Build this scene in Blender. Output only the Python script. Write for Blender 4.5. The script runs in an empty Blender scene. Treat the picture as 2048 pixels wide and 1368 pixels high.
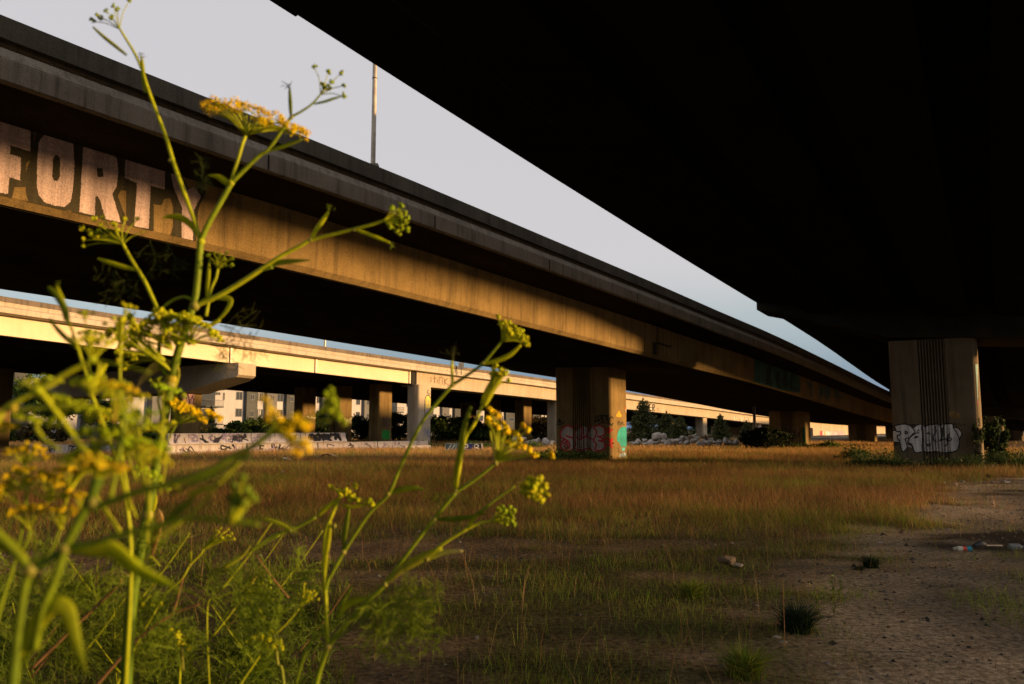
import bpy, bmesh, math, random
import numpy as np
from mathutils import Vector, noise as mnoise
random.seed(11); RG = np.random.default_rng(11)
SC = bpy.context.scene
COL = SC.collection
pi = math.pi
# ------------------------------------------------------------------ camera model (pixels of the 2048x1368 photo)
F, CX, CY, H = 1593.0, 1024.0, 684.0, 1.6
TH = math.atan(174/F); cT, sT = math.cos(TH), math.sin(TH)
def ray(px, py):
    u = (px-CX)/F; v = (CY-py)/F
    y = cT - v*sT
    return u/y, (sT+v*cT)/y
def at(px, py, Y):                       # point seen at a pixel, Y metres ahead
    a, b = ray(px, py); return Vector((a*Y, Y, H+b*Y))
def gnd(px, py, z=0.0):                  # point seen at a pixel, on the level z
    a, b = ray(px, py); k = (z-H)/b; return Vector((a*k, k, z))
def proj(P):
    P = np.asarray(P); Zc = P[..., 1]*cT+(P[..., 2]-H)*sT; Yc = (P[..., 2]-H)*cT-P[..., 1]*sT
    return CX+F*P[..., 0]/Zc, CY-F*Yc/Zc
# ------------------------------------------------------------------ objects
def tag(o, label=None, cat=None, group=None, kind=None):
    if label: o['label'] = label
    if cat: o['category'] = cat
    if group: o['group'] = group
    if kind: o['kind'] = kind
    return o
def thing(name, loc, label, cat, group=None):
    o = bpy.data.objects.new(name, None); COL.objects.link(o)
    o.location = loc; o.empty_display_size = .2
    return tag(o, label, cat, group)
def base_of(o):
    v = Vector((0, 0, 0))
    while o is not None: v = v+o.location; o = o.parent
    return v
class MB:
    def __init__(s): s.v = []; s.f = []; s.c = []
    def add(s, vs, fs, col=None):
        n = len(s.v); s.v += [tuple(x) for x in vs]; s.f += [tuple(i+n for i in f) for f in fs]
        if col is not None: s.c += [col]*len(vs)
        return s
    def box(s, a, b, col=None):
        x0, y0, z0 = a; x1, y1, z1 = b
        return s.add([(x0,y0,z0),(x1,y0,z0),(x1,y1,z0),(x0,y1,z0),(x0,y0,z1),(x1,y0,z1),(x1,y1,z1),(x0,y1,z1)],
              [(3,2,1,0),(4,5,6,7),(0,1,5,4),(1,2,6,5),(2,3,7,6),(3,0,4,7)], col)
    def obox(s, o, ax, ay, az, col=None):   # box from corner o along three vectors
        o = Vector(o); ax = Vector(ax); ay = Vector(ay); az = Vector(az)
        P = [o, o+ax, o+ax+ay, o+ay]
        return s.add(P+[p+az for p in P], [(3,2,1,0),(4,5,6,7),(0,1,5,4),(1,2,6,5),(2,3,7,6),(3,0,4,7)], col)
    def prism(s, poly, z0, z1, col=None):
        n = len(poly)
        return s.add([(x,y,z0) for x,y in poly]+[(x,y,z1) for x,y in poly],
              [tuple(range(n))[::-1], tuple(range(n,2*n))]+[(i,(i+1)%n,n+(i+1)%n,n+i) for i in range(n)], col)
    def tube(s, pts, rad, k=6, col=None, flat=None):
        pts = [Vector(p) for p in pts]; n = len(pts)
        if not hasattr(rad, '__len__'): rad = [rad]*n
        vs = []; up = None
        for i in range(n):
            t = (pts[min(i+1,n-1)]-pts[max(i-1,0)])
            t = t.normalized() if t.length > 1e-9 else Vector((0,0,1))
            if up is None:
                up = t.cross(Vector((0.31,1,0.17))); up = up.normalized() if up.length > 1e-4 else Vector((1,0,0))
            up = (up-t*up.dot(t)).normalized(); w = t.cross(up)
            fl = 1 if flat is None else flat
            for j in range(k):
                a = 2*pi*j/k; vs.append(pts[i]+(up*math.cos(a)+w*(math.sin(a)*fl))*rad[i])
        fs = [(i*k+j, i*k+(j+1)%k, (i+1)*k+(j+1)%k, (i+1)*k+j) for i in range(n-1) for j in range(k)]
        fs += [tuple(range(k))[::-1], tuple((n-1)*k+j for j in range(k))]
        return s.add(vs, fs, col)
    def build(s, name, mat, parent=None, smooth=False, **kw):
        return mesh_obj(name, s.v, s.f, mat, parent, smooth, cols=s.c or None, **kw)
def mesh_obj(name, v, f, mat, parent=None, smooth=False, cols=None, fcol=None, loc=None):
    me = bpy.data.meshes.new(name)
    off = base_of(parent) if parent is not None else Vector(loc or (0,0,0))
    v = np.asarray(v, dtype=np.float32)-np.array(off, dtype=np.float32)
    if isinstance(f, np.ndarray):
        k = f.shape[1]; nf = len(f)
        me.vertices.add(len(v)); me.vertices.foreach_set('co', v.ravel())
        me.loops.add(nf*k); me.loops.foreach_set('vertex_index', f.astype(np.int32).ravel())
        me.polygons.add(nf); me.polygons.foreach_set('loop_start', np.arange(0, nf*k, k, dtype=np.int32))
        me.update(calc_edges=True)
    else:
        me.from_pydata([tuple(x) for x in v.tolist()], [], f); me.update()
    if cols is not None:
        ca = me.color_attributes.new('Col', 'FLOAT_COLOR', 'POINT')
        c = np.ones((len(v), 4), dtype=np.float32); c[:, :3] = np.asarray(cols, dtype=np.float32)[:, :3]
        ca.data.foreach_set('color', c.ravel())
    for m in (mat if isinstance(mat, (list, tuple)) else [mat]): me.materials.append(m)
    if smooth: me.polygons.foreach_set('use_smooth', np.ones(len(me.polygons), dtype=bool))
    o = bpy.data.objects.new(name, me); COL.objects.link(o)
    if parent is not None: o.parent = parent
    elif loc is not None: o.location = loc
    return o
def copy_tree(o, parent=None):
    c = o.copy(); COL.objects.link(c); c.parent = parent
    for ch in list(o.children): copy_tree(ch, c)
    return c
def spline(pts, n=8):                      # Catmull-Rom through points of any dimension
    P = np.array([list(p) for p in pts], float)
    if len(P) < 3:
        return [P[0]+(P[-1]-P[0])*i/n for i in range(n+1)]
    Q = np.vstack([2*P[0]-P[1], P, 2*P[-1]-P[-2]]); out = []
    for i in range(1, len(Q)-2):
        for k in range(n):
            t = k/n
            out.append(.5*((2*Q[i])+(-Q[i-1]+Q[i+1])*t+(2*Q[i-1]-5*Q[i]+4*Q[i+1]-Q[i+2])*t*t+(-Q[i-1]+3*Q[i]-3*Q[i+1]+Q[i+2])*t**3))
    out.append(P[-1]); return out
# ------------------------------------------------------------------ materials
def new_mat(name):
    m = bpy.data.materials.new(name); m.use_nodes = True
    nt = m.node_tree; nt.nodes.clear()
    return m, nt, nt.nodes.new, nt.links.new
def rgb(c): return (c[0], c[1], c[2], 1)
def concrete(name, c1, c2, dirt=(.02,.018,.014), streak=.5, rough=.9, bump=.25, sc=1.0, speck=.35, spec=.15):
    m, nt, N, L = new_mat(name)
    out = N('ShaderNodeOutputMaterial'); b = N('ShaderNodeBsdfPrincipled'); b.inputs['Roughness'].default_value = rough
    b.inputs['Specular IOR Level'].default_value = spec
    g = N('ShaderNodeNewGeometry')
    n1 = N('ShaderNodeTexNoise'); n1.inputs['Scale'].default_value = .55*sc; n1.inputs['Detail'].default_value = 8; n1.inputs['Roughness'].default_value = .65
    L(g.outputs['Position'], n1.inputs['Vector'])
    mp = N('ShaderNodeMapping'); mp.inputs['Scale'].default_value = (4.5*sc, 4.5*sc, .22*sc); L(g.outputs['Position'], mp.inputs['Vector'])
    n2 = N('ShaderNodeTexNoise'); n2.inputs['Scale'].default_value = 1.0; n2.inputs['Detail'].default_value = 5; n2.inputs['Roughness'].default_value = .7; L(mp.outputs[0], n2.inputs['Vector'])
    n3 = N('ShaderNodeTexNoise'); n3.inputs['Scale'].default_value = 38*sc; n3.inputs['Detail'].default_value = 4; L(g.outputs['Position'], n3.inputs['Vector'])
    r1 = N('ShaderNodeValToRGB'); r1.color_ramp.elements[0].color = rgb(c1); r1.color_ramp.elements[1].color = rgb(c2)
    r1.color_ramp.elements[0].position = .33; r1.color_ramp.elements[1].position = .68; L(n1.outputs['Fac'], r1.inputs['Fac'])
    r2 = N('ShaderNodeValToRGB'); r2.color_ramp.elements[0].position = .48; r2.color_ramp.elements[1].position = .72
    r2.color_ramp.elements[1].color = (streak, streak, streak, 1); L(n2.outputs['Fac'], r2.inputs['Fac'])
    mx = N('ShaderNodeMix'); mx.data_type = 'RGBA'; L(r2.outputs['Color'], mx.inputs['Factor']); L(r1.outputs['Color'], mx.inputs['A']); mx.inputs['B'].default_value = rgb(dirt)
    r3 = N('ShaderNodeValToRGB'); r3.color_ramp.elements[0].position = .3; r3.color_ramp.elements[1].position = .75
    lo = 1-speck; r3.color_ramp.elements[0].color = (lo, lo, lo, 1); r3.color_ramp.elements[1].color = (1.1, 1.1, 1.1, 1); L(n3.outputs['Fac'], r3.inputs['Fac'])
    m2 = N('ShaderNodeMix'); m2.data_type = 'RGBA'; m2.blend_type = 'MULTIPLY'; m2.inputs['Factor'].default_value = 1
    L(mx.outputs['Result'], m2.inputs['A']); L(r3.outputs['Color'], m2.inputs['B'])
    L(m2.outputs['Result'], b.inputs['Base Color'])
    bp = N('ShaderNodeBump'); bp.inputs['Strength'].default_value = bump; bp.inputs['Distance'].default_value = .03
    L(n3.outputs['Fac'], bp.inputs['Height']); L(bp.outputs[0], b.inputs['Normal'])
    L(b.outputs[0], out.inputs[0]); return m
def plain(name, c, rough=.6, metal=0, var=.25, scale=6, spec=.3, trans=None):
    m, nt, N, L = new_mat(name)
    out = N('ShaderNodeOutputMaterial'); b = N('ShaderNodeBsdfPrincipled')
    b.inputs['Roughness'].default_value = rough; b.inputs['Metallic'].default_value = metal; b.inputs['Specular IOR Level'].default_value = spec
    g = N('ShaderNodeNewGeometry'); n = N('ShaderNodeTexNoise'); n.inputs['Scale'].default_value = scale; n.inputs['Detail'].default_value = 5
    L(g.outputs['Position'], n.inputs['Vector'])
    r = N('ShaderNodeValToRGB'); r.color_ramp.elements[0].color = rgb([x*(1-var) for x in c]); r.color_ramp.elements[1].color = rgb([min(1, x*(1+var)) for x in c])
    r.color_ramp.elements[0].position = .3; r.color_ramp.elements[1].position = .7
    L(n.outputs['Fac'], r.inputs['Fac']); L(r.outputs['Color'], b.inputs['Base Color'])
    L(b.outputs[0], out.inputs[0]); return m
def leafy(name, trans=.4, c=None, rough=.55, var=.3, scale=60, spec=.2, attr=True):   # thin green tissue; colour from the mesh's own Col
    m, nt, N, L = new_mat(name)
    out = N('ShaderNodeOutputMaterial'); b = N('ShaderNodeBsdfPrincipled'); b.inputs['Roughness'].default_value = rough
    b.inputs['Specular IOR Level'].default_value = spec
    g = N('ShaderNodeNewGeometry'); n = N('ShaderNodeTexNoise'); n.inputs['Scale'].default_value = scale; n.inputs['Detail'].default_value = 3; L(g.outputs['Position'], n.inputs['Vector'])
    r = N('ShaderNodeValToRGB'); r.color_ramp.elements[0].color = (1-var,)*3+(1,); r.color_ramp.elements[1].color = (1+var,)*3+(1,)
    r.color_ramp.elements[0].position = .3; r.color_ramp.elements[1].position = .7; L(n.outputs['Fac'], r.inputs['Fac'])
    mu = N('ShaderNodeMix'); mu.data_type = 'RGBA'; mu.blend_type = 'MULTIPLY'; mu.inputs['Factor'].default_value = 1
    if c is None:
        a = N('ShaderNodeAttribute'); a.attribute_name = 'Col'; L(a.outputs['Color'], mu.inputs['A'])
    else: mu.inputs['A'].default_value = rgb(c)
    L(r.outputs['Color'], mu.inputs['B']); L(mu.outputs['Result'], b.inputs['Base Color'])
    t = N('ShaderNodeBsdfTranslucent'); L(mu.outputs['Result'], t.inputs['Color'])
    mx = N('ShaderNodeMixShader'); mx.inputs[0].default_value = trans
    L(b.outputs[0], mx.inputs[1]); L(t.outputs[0], mx.inputs[2]); L(mx.outputs[0], out.inputs[0]); return m
def paintmat(name):
    m, nt, N, L = new_mat(name)
    out = N('ShaderNodeOutputMaterial'); b = N('ShaderNodeBsdfPrincipled'); b.inputs['Roughness'].default_value = .75; b.inputs['Specular IOR Level'].default_value = .15
    a = N('ShaderNodeAttribute'); a.attribute_name = 'Col'
    g = N('ShaderNodeNewGeometry'); n = N('ShaderNodeTexNoise'); n.inputs['Scale'].default_value = 30; n.inputs['Detail'].default_value = 5; L(g.outputs['Position'], n.inputs['Vector'])
    r = N('ShaderNodeValToRGB'); r.color_ramp.elements[0].color = (.7,.7,.68,1); r.color_ramp.elements[1].color = (1.1,1.1,1.1,1); r.color_ramp.elements[0].position = .3; r.color_ramp.elements[1].position = .6
    L(n.outputs['Fac'], r.inputs['Fac'])
    mu = N('ShaderNodeMix'); mu.data_type = 'RGBA'; mu.blend_type = 'MULTIPLY'; mu.inputs['Factor'].default_value = 1
    L(a.outputs['Color'], mu.inputs['A']); L(r.outputs['Color'], mu.inputs['B']); L(mu.outputs['Result'], b.inputs['Base Color'])
    L(b.outputs[0], out.inputs[0]); return m
M = {}
M['beige'] = concrete('beige_concrete', (.18,.118,.042), (.315,.212,.08), streak=.55)
M['deckB'] = concrete('grey_stained_concrete', (.25,.215,.165), (.37,.325,.255), streak=.55, sc=1.7)
M['moss'] = concrete('mossy_parapet_concrete', (.095,.083,.06), (.16,.14,.105), streak=.6)
M['shade_grime'] = concrete('grimy_shade_darkened_concrete', (.036,.029,.018), (.062,.05,.032), streak=.3, spec=0)  # underdeck grime, darkened further so deep shade sits in the colour
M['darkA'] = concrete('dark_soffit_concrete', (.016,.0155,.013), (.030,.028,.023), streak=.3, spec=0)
M['colA'] = concrete('brown_column_concrete', (.17,.125,.072), (.245,.185,.11), streak=.5)
M['cream'] = concrete('cream_painted_steel', (.64,.54,.36), (.72,.61,.41), streak=.08, speck=.08, bump=.05, dirt=(.3,.22,.12))
M['pale'] = concrete('pale_concrete', (.50,.42,.31), (.62,.52,.39), streak=.4, dirt=(.12,.09,.06))  # deck and parapet concrete, pale in its own colour
M['capC'] = concrete('tan_concrete', (.46,.37,.25), (.58,.47,.33), streak=.3, dirt=(.12,.09,.06))
M['brownrail'] = concrete('weathered_rail_concrete', (.14,.11,.08), (.24,.19,.14), streak=.6)
M['paint'] = paintmat('spray_paint')
M['white'] = concrete('whitewashed_barrier_concrete', (.55,.48,.42), (.68,.60,.53), streak=.55, dirt=(.22,.12,.06))
M['steel'] = plain('grey_galvanised_steel', (.42,.36,.28), .5, .3)
M['darksteel'] = plain('dark_painted_steel', (.05,.05,.05), .5)
M['rust'] = plain('dark_joint_gap', (.02,.017,.014), .9)
# ------------------------------------------------------------------ sun direction
SUN_AZ = math.radians(-5); SUN_EL = math.radians(4.9)    # azimuth measured from +X (right) towards +Y (ahead)
# ------------------------------------------------------------------ swept bridges
class Path:
    def __init__(s, P0, ang0, curv, ts, zk):            # heading (deg from +Y towards +X) = ang0 + curv*t
        s.t0, s.t1 = ts; s.st = .5
        n = int((s.t1-s.t0)/s.st)+1; s.ts = s.t0+np.arange(n)*s.st
        h = np.radians(ang0+curv*s.ts); D = np.stack([np.sin(h), np.cos(h)], 1)
        P = np.zeros((n, 2)); i0 = int(round(-s.t0/s.st)); P[i0] = P0
        for i in range(i0+1, n): P[i] = P[i-1]+D[i-1]*s.st
        for i in range(i0-1, -1, -1): P[i] = P[i+1]-D[i]*s.st
        s.P = P; s.D = D; s.zk = zk
    def z(s, t):
        k = np.array(s.zk); return np.interp(t, k[:, 0], k[:, 1])
    def pt(s, t, o, dz):
        t = np.asarray(t, float)
        x = np.interp(t, s.ts, s.P[:, 0]); y = np.interp(t, s.ts, s.P[:, 1])
        dx = np.interp(t, s.ts, s.D[:, 0]); dy = np.interp(t, s.ts, s.D[:, 1])
        return np.stack([x+o*dy, y-o*dx, s.z(t)+dz+s.roll(t, o)], -1)
    roll = staticmethod(lambda t, o: 0*t)
    def dir(s, t):
        return np.array([np.interp(t, s.ts, s.D[:, 0]), np.interp(t, s.ts, s.D[:, 1]), 0.0])
    def sweep(s, mb, prof, t0, t1, step=3.0, close=True, col=None):
        ts = np.linspace(t0, t1, max(2, int((t1-t0)/step)+1)); k = len(prof)
        vs = []
        for t in ts:
            for o, dz in prof: vs.append(tuple(s.pt(t, o, dz)))
        m = k if close else k-1
        fs = [(i*k+j, i*k+(j+1)%k, (i+1)*k+(j+1)%k, (i+1)*k+j) for i in range(len(ts)-1) for j in range(m)]
        if close: fs += [tuple(range(k))[::-1], tuple((len(ts)-1)*k+j for j in range(k))]
        return mb.add(vs, fs, col)
def smooth_knots(k):
    P = spline(k, 6); return [(p[0], p[1]) for p in P]
def column_plan(w, e, r, rec_w, rec_d, flutes):
    """plan outline; local u along the broad face, v across (front face at v=-e/2)"""
    P = []
    def arc(cx, cy, a0, a1):
        for k in range(7):
            a = a0+(a1-a0)*k/6; P.append((cx+r*math.cos(a), cy+r*math.sin(a)))
    def face(sgn):
        y = -e/2*sgn; q = []
        if rec_w > 0:
            q += [(-rec_w/2, y), (-rec_w/2+.01, y+rec_d*sgn)]
            p = rec_w/flutes
            for i in range(flutes):
                x = -rec_w/2+p*i
                if i: q += [(x+p*.12, y+rec_d*sgn)]
                q += [(x+p*.42, y+rec_d*sgn), (x+p*.5, y+.025*sgn), (x+p*.85, y+.025*sgn), (x+p*.93, y+rec_d*sgn)]
            q += [(rec_w/2-.005, y+rec_d*sgn), (rec_w/2, y)]
        return q
    P += face(1)
    arc(w/2-r, -e/2+r, -pi/2, 0); arc(w/2-r, e/2-r, 0, pi/2)
    P += face(-1)[::-1]
    arc(-w/2+r, e/2-r, pi/2, pi); arc(-w/2+r, -e/2+r, pi, 1.5*pi)
    return P
def column(name, c, d, z1, mat, parent, w=3.25, e=1.9, r=.2, rec=(1.07, .14, 9), z0=-.4):
    """d = unit plan direction of travel; broad face looks back along -d"""
    u = np.array([d[1], -d[0]])
    P = column_plan(w, e, r, *rec)
    poly = [(c[0]+a*u[0]+b*d[0], c[1]+a*u[1]+b*d[1]) for a, b in P]
    mb = MB(); mb.prism(poly, z0, z1)
    return mb.build(name, mat, parent)
# ------------------------------------------------------------------ painting graffiti as thin paint films on real surfaces
def inpoly(x, y, poly):
    r = np.zeros(x.shape, bool); n = len(poly); j = n-1
    for i in range(n):
        xi, yi = poly[i]; xj, yj = poly[j]
        c = ((yi > y) != (yj > y)) & (x < (xj-xi)*(y-yi)/((yj-yi) or 1e-9)+xi); r ^= c; j = i
    return r
def nearline(x, y, pts, w):
    best = np.full(x.shape, 1e9)
    for (x0, y0), (x1, y1) in zip(pts[:-1], pts[1:]):
        dx, dy = x1-x0, y1-y0; l = dx*dx+dy*dy or 1e-9
        t = np.clip(((x-x0)*dx+(y-y0)*dy)/l, 0, 1)
        best = np.minimum(best, np.hypot(x-x0-t*dx, y-y0-t*dy))
    return best < w/2
def paint(name, surf, ur, vr, cell, shapes, parent, to=None, rough=0.0, mat=None, label=None):
    nu = max(2, int(round((ur[1]-ur[0])/cell))); nv = max(2, int(round((vr[1]-vr[0])/cell)))
    U, V = np.meshgrid(np.linspace(ur[0], ur[1], nu+1), np.linspace(vr[0], vr[1], nv+1), indexing='ij')
    P = surf(U, V)
    C = .25*(P[1:, 1:]+P[:-1, 1:]+P[1:, :-1]+P[:-1, :-1])
    if to is None: x, y = proj(C)
    else:
        uc = .25*(U[1:, 1:]+U[:-1, 1:]+U[1:, :-1]+U[:-1, :-1]); vc = .25*(V[1:, 1:]+V[:-1, 1:]+V[1:, :-1]+V[:-1, :-1]); x, y = to(uc, vc)
    if rough: x = x+RG.normal(0, rough, x.shape); y = y+RG.normal(0, rough, y.shape)
    K = np.full(x.shape, -1); cols = []
    for s in shapes:
        m = inpoly(x, y, s[1]) if s[0] == 'p' else nearline(x, y, s[1], s[3])
        if s[2] is None: K[m] = -1; continue
        cols.append(s[2]); K[m] = len(cols)-1
    I, J = np.where(K >= 0)
    if not len(I): return None
    q = np.stack([P[I, J], P[I+1, J], P[I+1, J+1], P[I, J+1]], 1).reshape(-1, 3)
    c = np.repeat(np.array(cols)[K[I, J]], 4, axis=0)
    st_ = np.convolve(RG.normal(0, 1, nu+20), np.ones(7)/7, 'same')[:nu]; bl_ = np.convolve(RG.normal(0, 1, nv+60), np.ones(25)/25, 'same')[:nv]
    c = c*np.clip(1+RG.normal(0, .07, len(I))+.30*st_[I]+.35*bl_[J], .4, 1.5)[:, None].repeat(4, axis=0)      # uneven spray coverage
    f = np.arange(len(q)).reshape(-1, 4)
    o = mesh_obj(name, q, f, mat or M['paint'], parent, cols=np.clip(c, 0, 1))
    if label: o['label'] = label
    return o
def squiggles(x0, y0, x1, y1, n, cols, w, seed):
    R = random.Random(seed); S = []
    for i in range(n):
        x = x0+(x1-x0)*(i+.5)/n+R.uniform(-1, 1)*(x1-x0)/n*.4; p = []
        k = R.randint(4, 7); sx = (x1-x0)/n*.9
        for j in range(k): p.append((x+R.uniform(-.7, .7)*sx, y0+(y1-y0)*R.uniform(.08, .92)))
        S.append(('s', [tuple(q) for q in spline(p, 5)], R.choice(cols), w*R.uniform(.7, 1.3)))
    return S
BLACK = (.012,.012,.014); WHITE = (.62,.60,.58)
# ================================================================== VIADUCT B : the long near viaduct with the pink lettering
PB = Path((4.1, 41.5), 34.5, -.03, (-60, 150), smooth_knots([(-60, 5.9), (-44, 5.72), (-30.6, 5.44), (-22.5, 5.27), (-16, 5.06), (-7.2, 4.78), (0, 4.52), (9, 4.24), (26, 3.5), (43, 2.78), (60, 2.3), (80, 1.95), (100, 1.8), (150, 1.8)]))
PB.roll = lambda t, o: 0*t+.037*np.maximum(0, 5.5-np.asarray(o))      # crossfall
vB = thing('highway_viaduct', (4.1, 41.5, 0), 'long grey concrete viaduct with huge pink painted letters on its sunlit girder', 'viaduct', 'highway viaducts')
mb = MB(); OB = 5.7
PB.sweep(mb, [(-OB+.1,0),(OB-.12,0),(OB,.13),(OB+.05,1.38),(-OB-.05,1.38),(-OB,.13)], -58, 148)
mb.build('box_girder', M['beige'], vB)
mb = MB(); PB.sweep(mb, [(-OB+.3,-.012),(OB-.2,-.012),(OB-.2,.02),(-OB+.3,.02)], -58, 148); mb.build('soffit', M['shade_grime'], vB)  # thin dark sheet painting in the shade under the girder
mb = MB(); PB.sweep(mb, [(OB+.06,1.375),(7.1,1.488),(7.1,1.505),(OB+.06,1.395)], -58, 148); mb.build('overhang_shade_strip', M['shade_grime'], vB)  # dark strip painting in the shade below the overhang
mb = MB()
PB.sweep(mb, [(-7.2,1.55),(-OB,1.383),(OB,1.383),(7.17,1.50),(7.2,1.53),(7.2,1.86),(7.185,1.875),(7.19,1.885),(7.10,2.07),(6.93,2.12),(6.9,2.30),(-6.9,2.30),(-7.2,2.07)], -58, 148)
mb.build('deck_slab', M['deckB'], vB)
mb = MB()
PB.sweep(mb, [(6.80,2.304),(7.02,2.304),(7.07,2.22),(7.13,2.22),(7.12,2.58),(6.82,2.60)], -58, 148)
pp = mb.build('parapet', M['moss'], vB)
mb = MB(); PB.sweep(mb, [(-6.82,2.304),(-7.02,2.304),(-7.1,2.58),(-6.85,2.6)], -58, 148); mb.build('parapet', M['moss'], vB)
# in-span hinge: seam cut and plates on the girder face
fc = lambda t, v, o=.008: PB.pt(t, OB+.05*np.clip((v-.13)/1.25, 0, 1)+o, v)
mb = MB()
def webbox(mb, t0, t1, v0, v1, th):
    a = [fc(t0, v0, -.02), fc(t1, v0, -.02), fc(t1, v1, -.02), fc(t0, v1, -.02)]; b = [fc(t0, v0, th), fc(t1, v0, th), fc(t1, v1, th), fc(t0, v1, th)]
    mb.add([Vector(x) for x in a+b], [(0,1,2,3),(7,6,5,4),(0,4,5,1),(1,5,6,2),(2,6,7,3),(3,7,4,0)])
webbox(mb, -5.6, -4.86, .14, 1.37, .035); webbox(mb, -4.3, -2.9, .14, .62, .03); webbox(mb, -4.3, -2.9, .72, 1.37, .03)
mb.build('hinge_block', M['beige'], vB)
mb = MB(); webbox(mb, -4.80, -4.40, .13, .66, .004); webbox(mb, -4.40, -2.9, .63, .71, .004); webbox(mb,-2.9,-2.8,.66,1.3,.004)
mb.build('hinge_gap', M['rust'], vB)
# fascia joints and drip stains are in the material; expansion joint strips across the edge
for t in (-26.2, -21, -15.5, -9.3, -3.1, 4.4, 11.6):
    for (o, z0, z1) in ((7.204, 1.54, 1.85),):
        mb = MB(); a = PB.pt(t, o, z0); b = PB.pt(t+.035, o, z0); up = Vector((0,0,z1-z0)); d = PB.dir(t); n = np.array([d[1], -d[0], 0])
        mb.obox(a-n*.04, Vector(b-a), Vector(n*.046), up); mb.build('joint_seam', M['rust'], vB)
colB = []
for t, zz in ((-38, 0), (0, 0), (38, 0), (76, 0), (114, 0)):
    c = PB.pt(t, 0, 0); d = PB.dir(t)
    colB.append((column('column', c[:2], d[:2], c[2]+.10, M['beige'], vB), c, d))
# --- FORTY lettering, traced on the girder face
def Z1(pts, ox=0, oy=230, s=2048/420): return [(ox+x/s, oy+y/s) for x, y in pts]
PINK = (.43,.32,.295); BLK = (.035,.028,.012)
shp = []
out = [[(-300,-60),(330,60),(330,420),(250,470),(262,640),(255,700),(140,705),(120,800),(90,830),(-300,760)],
       [(255,560),(330,330),(350,180),(460,110),(600,130),(740,230),(800,200),(960,250),(1110,330),(1190,420),(1215,360),(1400,420),(1640,490),(1640,560),(1760,560),(1830,700),(1880,760),(1960,700),(2010,740),(1950,880),(1930,960),(1915,1240),(1890,1275),(1700,1225),(1660,1190),(1690,1080),(1690,900),(1660,810),(1600,820),(1580,880),(1500,870),(1500,1130),(1450,1165),(1290,1110),(1230,1060),(1235,740),(1180,735),(1150,790),(1230,1010),(1200,1060),(1080,1060),(760,985),(690,930),(640,930),(545,985),(250,905),(275,830),(255,760)]]
for o in out: shp.append(('p', Z1(o), BLK))
let = [[(-300,-40),(300,100),(295,355),(100,295),(98,380),(205,415),(195,635),(90,605),(78,770),(-300,700)],
       [(375,270),(430,190),(500,160),(590,180),(670,230),(715,290),(725,500),(712,720),(690,840),(630,895),(540,885),(430,850),(375,770),(360,700),(365,450)],
       [(815,245),(960,290),(1090,360),(1140,430),(1155,560),(1135,700),(1095,770),(1180,1050),(1030,1015),(975,830),(955,790),(930,800),(925,980),(775,945),(790,700)],
       [(1225,395),(1420,450),(1612,515),(1605,725),(1470,690),(1450,1110),(1310,1085),(1335,665),(1215,610)],
       [(1660,520),(1760,600),(1830,730),(1900,700),(1960,790),(1890,930),(1880,1230),(1770,1215),(1775,900),(1690,700)]]
for l in let: shp.append(('p', Z1(l), PINK))
for h in ([(515,440),(530,400),(560,388),(585,420),(585,600),(560,645),(525,640),(510,600)], [(945,515),(1000,520),(1010,600),(960,610),(945,570)]): shp.append(('p', Z1(h), BLK))
for k in range(24):   # ragged drip edges
    x = random.uniform(100, 1900); y = 640+.36*x+random.uniform(60, 140); shp.append(('s', Z1([(x,y),(x+random.uniform(-4,4),y+random.uniform(20,60))]), BLK, 1.2))
paint('painted_lettering', lambda t, v: fc(t, v, .004), (-33.5, -24.5), (.12, 1.375), .011, shp, vB, rough=.25, label='giant pink block letters FORTY with black shadow')
# teal paint on the far part of the girder
S = [('p', [(1508,718),(1530,722),(1545,725),(1580,732),(1600,760),(1600,785),(1545,778),(1508,766)], (.02,.075,.058))]
S += squiggles(1512, 725, 1600, 780, 14, [(.015,.035,.03), (.035,.10,.08)], 5, 3)
S += squiggles(1615, 755, 1730, 800, 12, [(.10,.11,.10), (.05,.10,.09)], 3.5, 4)
paint('painted_lettering', lambda t, v: fc(t, v, .004), (7.5, 34), (.05, 1.37), .03, S, vB, label='dark teal graffiti patches on the shaded far girder')
# --- graffiti of the near column
c0, d0 = PB.pt(0, 0, 0), PB.dir(0); u0 = np.array([d0[1], -d0[0], 0.])
def front(c, d, e=1.9, w=3.25, rec=(1.07,.14,9), off=.006, r=.2):
    u = np.array([d[1], -d[0], 0.]); d = np.array([d[0], d[1], 0.])
    poly = column_plan(w, e, r, *rec)
    P = np.array([p for p in poly if p[1] < -e/2+.2 and abs(p[0]) <= w/2-r+.001]); P = P[np.argsort(P[:, 0], kind='stable')]
    def f(a, v):
        dep = np.interp(a, P[:, 0], P[:, 1])
        # rounded corners
        x = np.abs(a)-(w/2-r); dep = np.where(x > 0, -e/2+r-np.sqrt(np.maximum(r*r-np.clip(x, 0, r)**2, 0)), dep)
        return np.stack([c[0]+a*u[0]+(dep-off)*d[0], c[1]+a*u[1]+(dep-off)*d[1], v], -1)
    return f
def endface(c, d, e=1.9, w=3.25, off=.006, r=.2):
    u = np.array([d[1], -d[0], 0.])
    def f(b, v):
        x = np.abs(b)-(e/2-r); a = np.where(x > 0, w/2-r+np.sqrt(np.maximum(r*r-np.clip(x, 0, r)**2, 0)), w/2)
        return np.stack([c[0]+(a+off)*u[0]+b*d[0], c[1]+(a+off)*u[1]+b*d[1], v], -1)
    return f
def Z2(pts, ox=1080, oy=720, s=1368/220): return [(ox+x/s, oy+y/s) for x, y in pts]
sp = lambda pts, n=6: [tuple(q) for q in spline(pts, n)]
RED = (.50,.02,.025); PALE = (.45,.38,.33)
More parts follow.
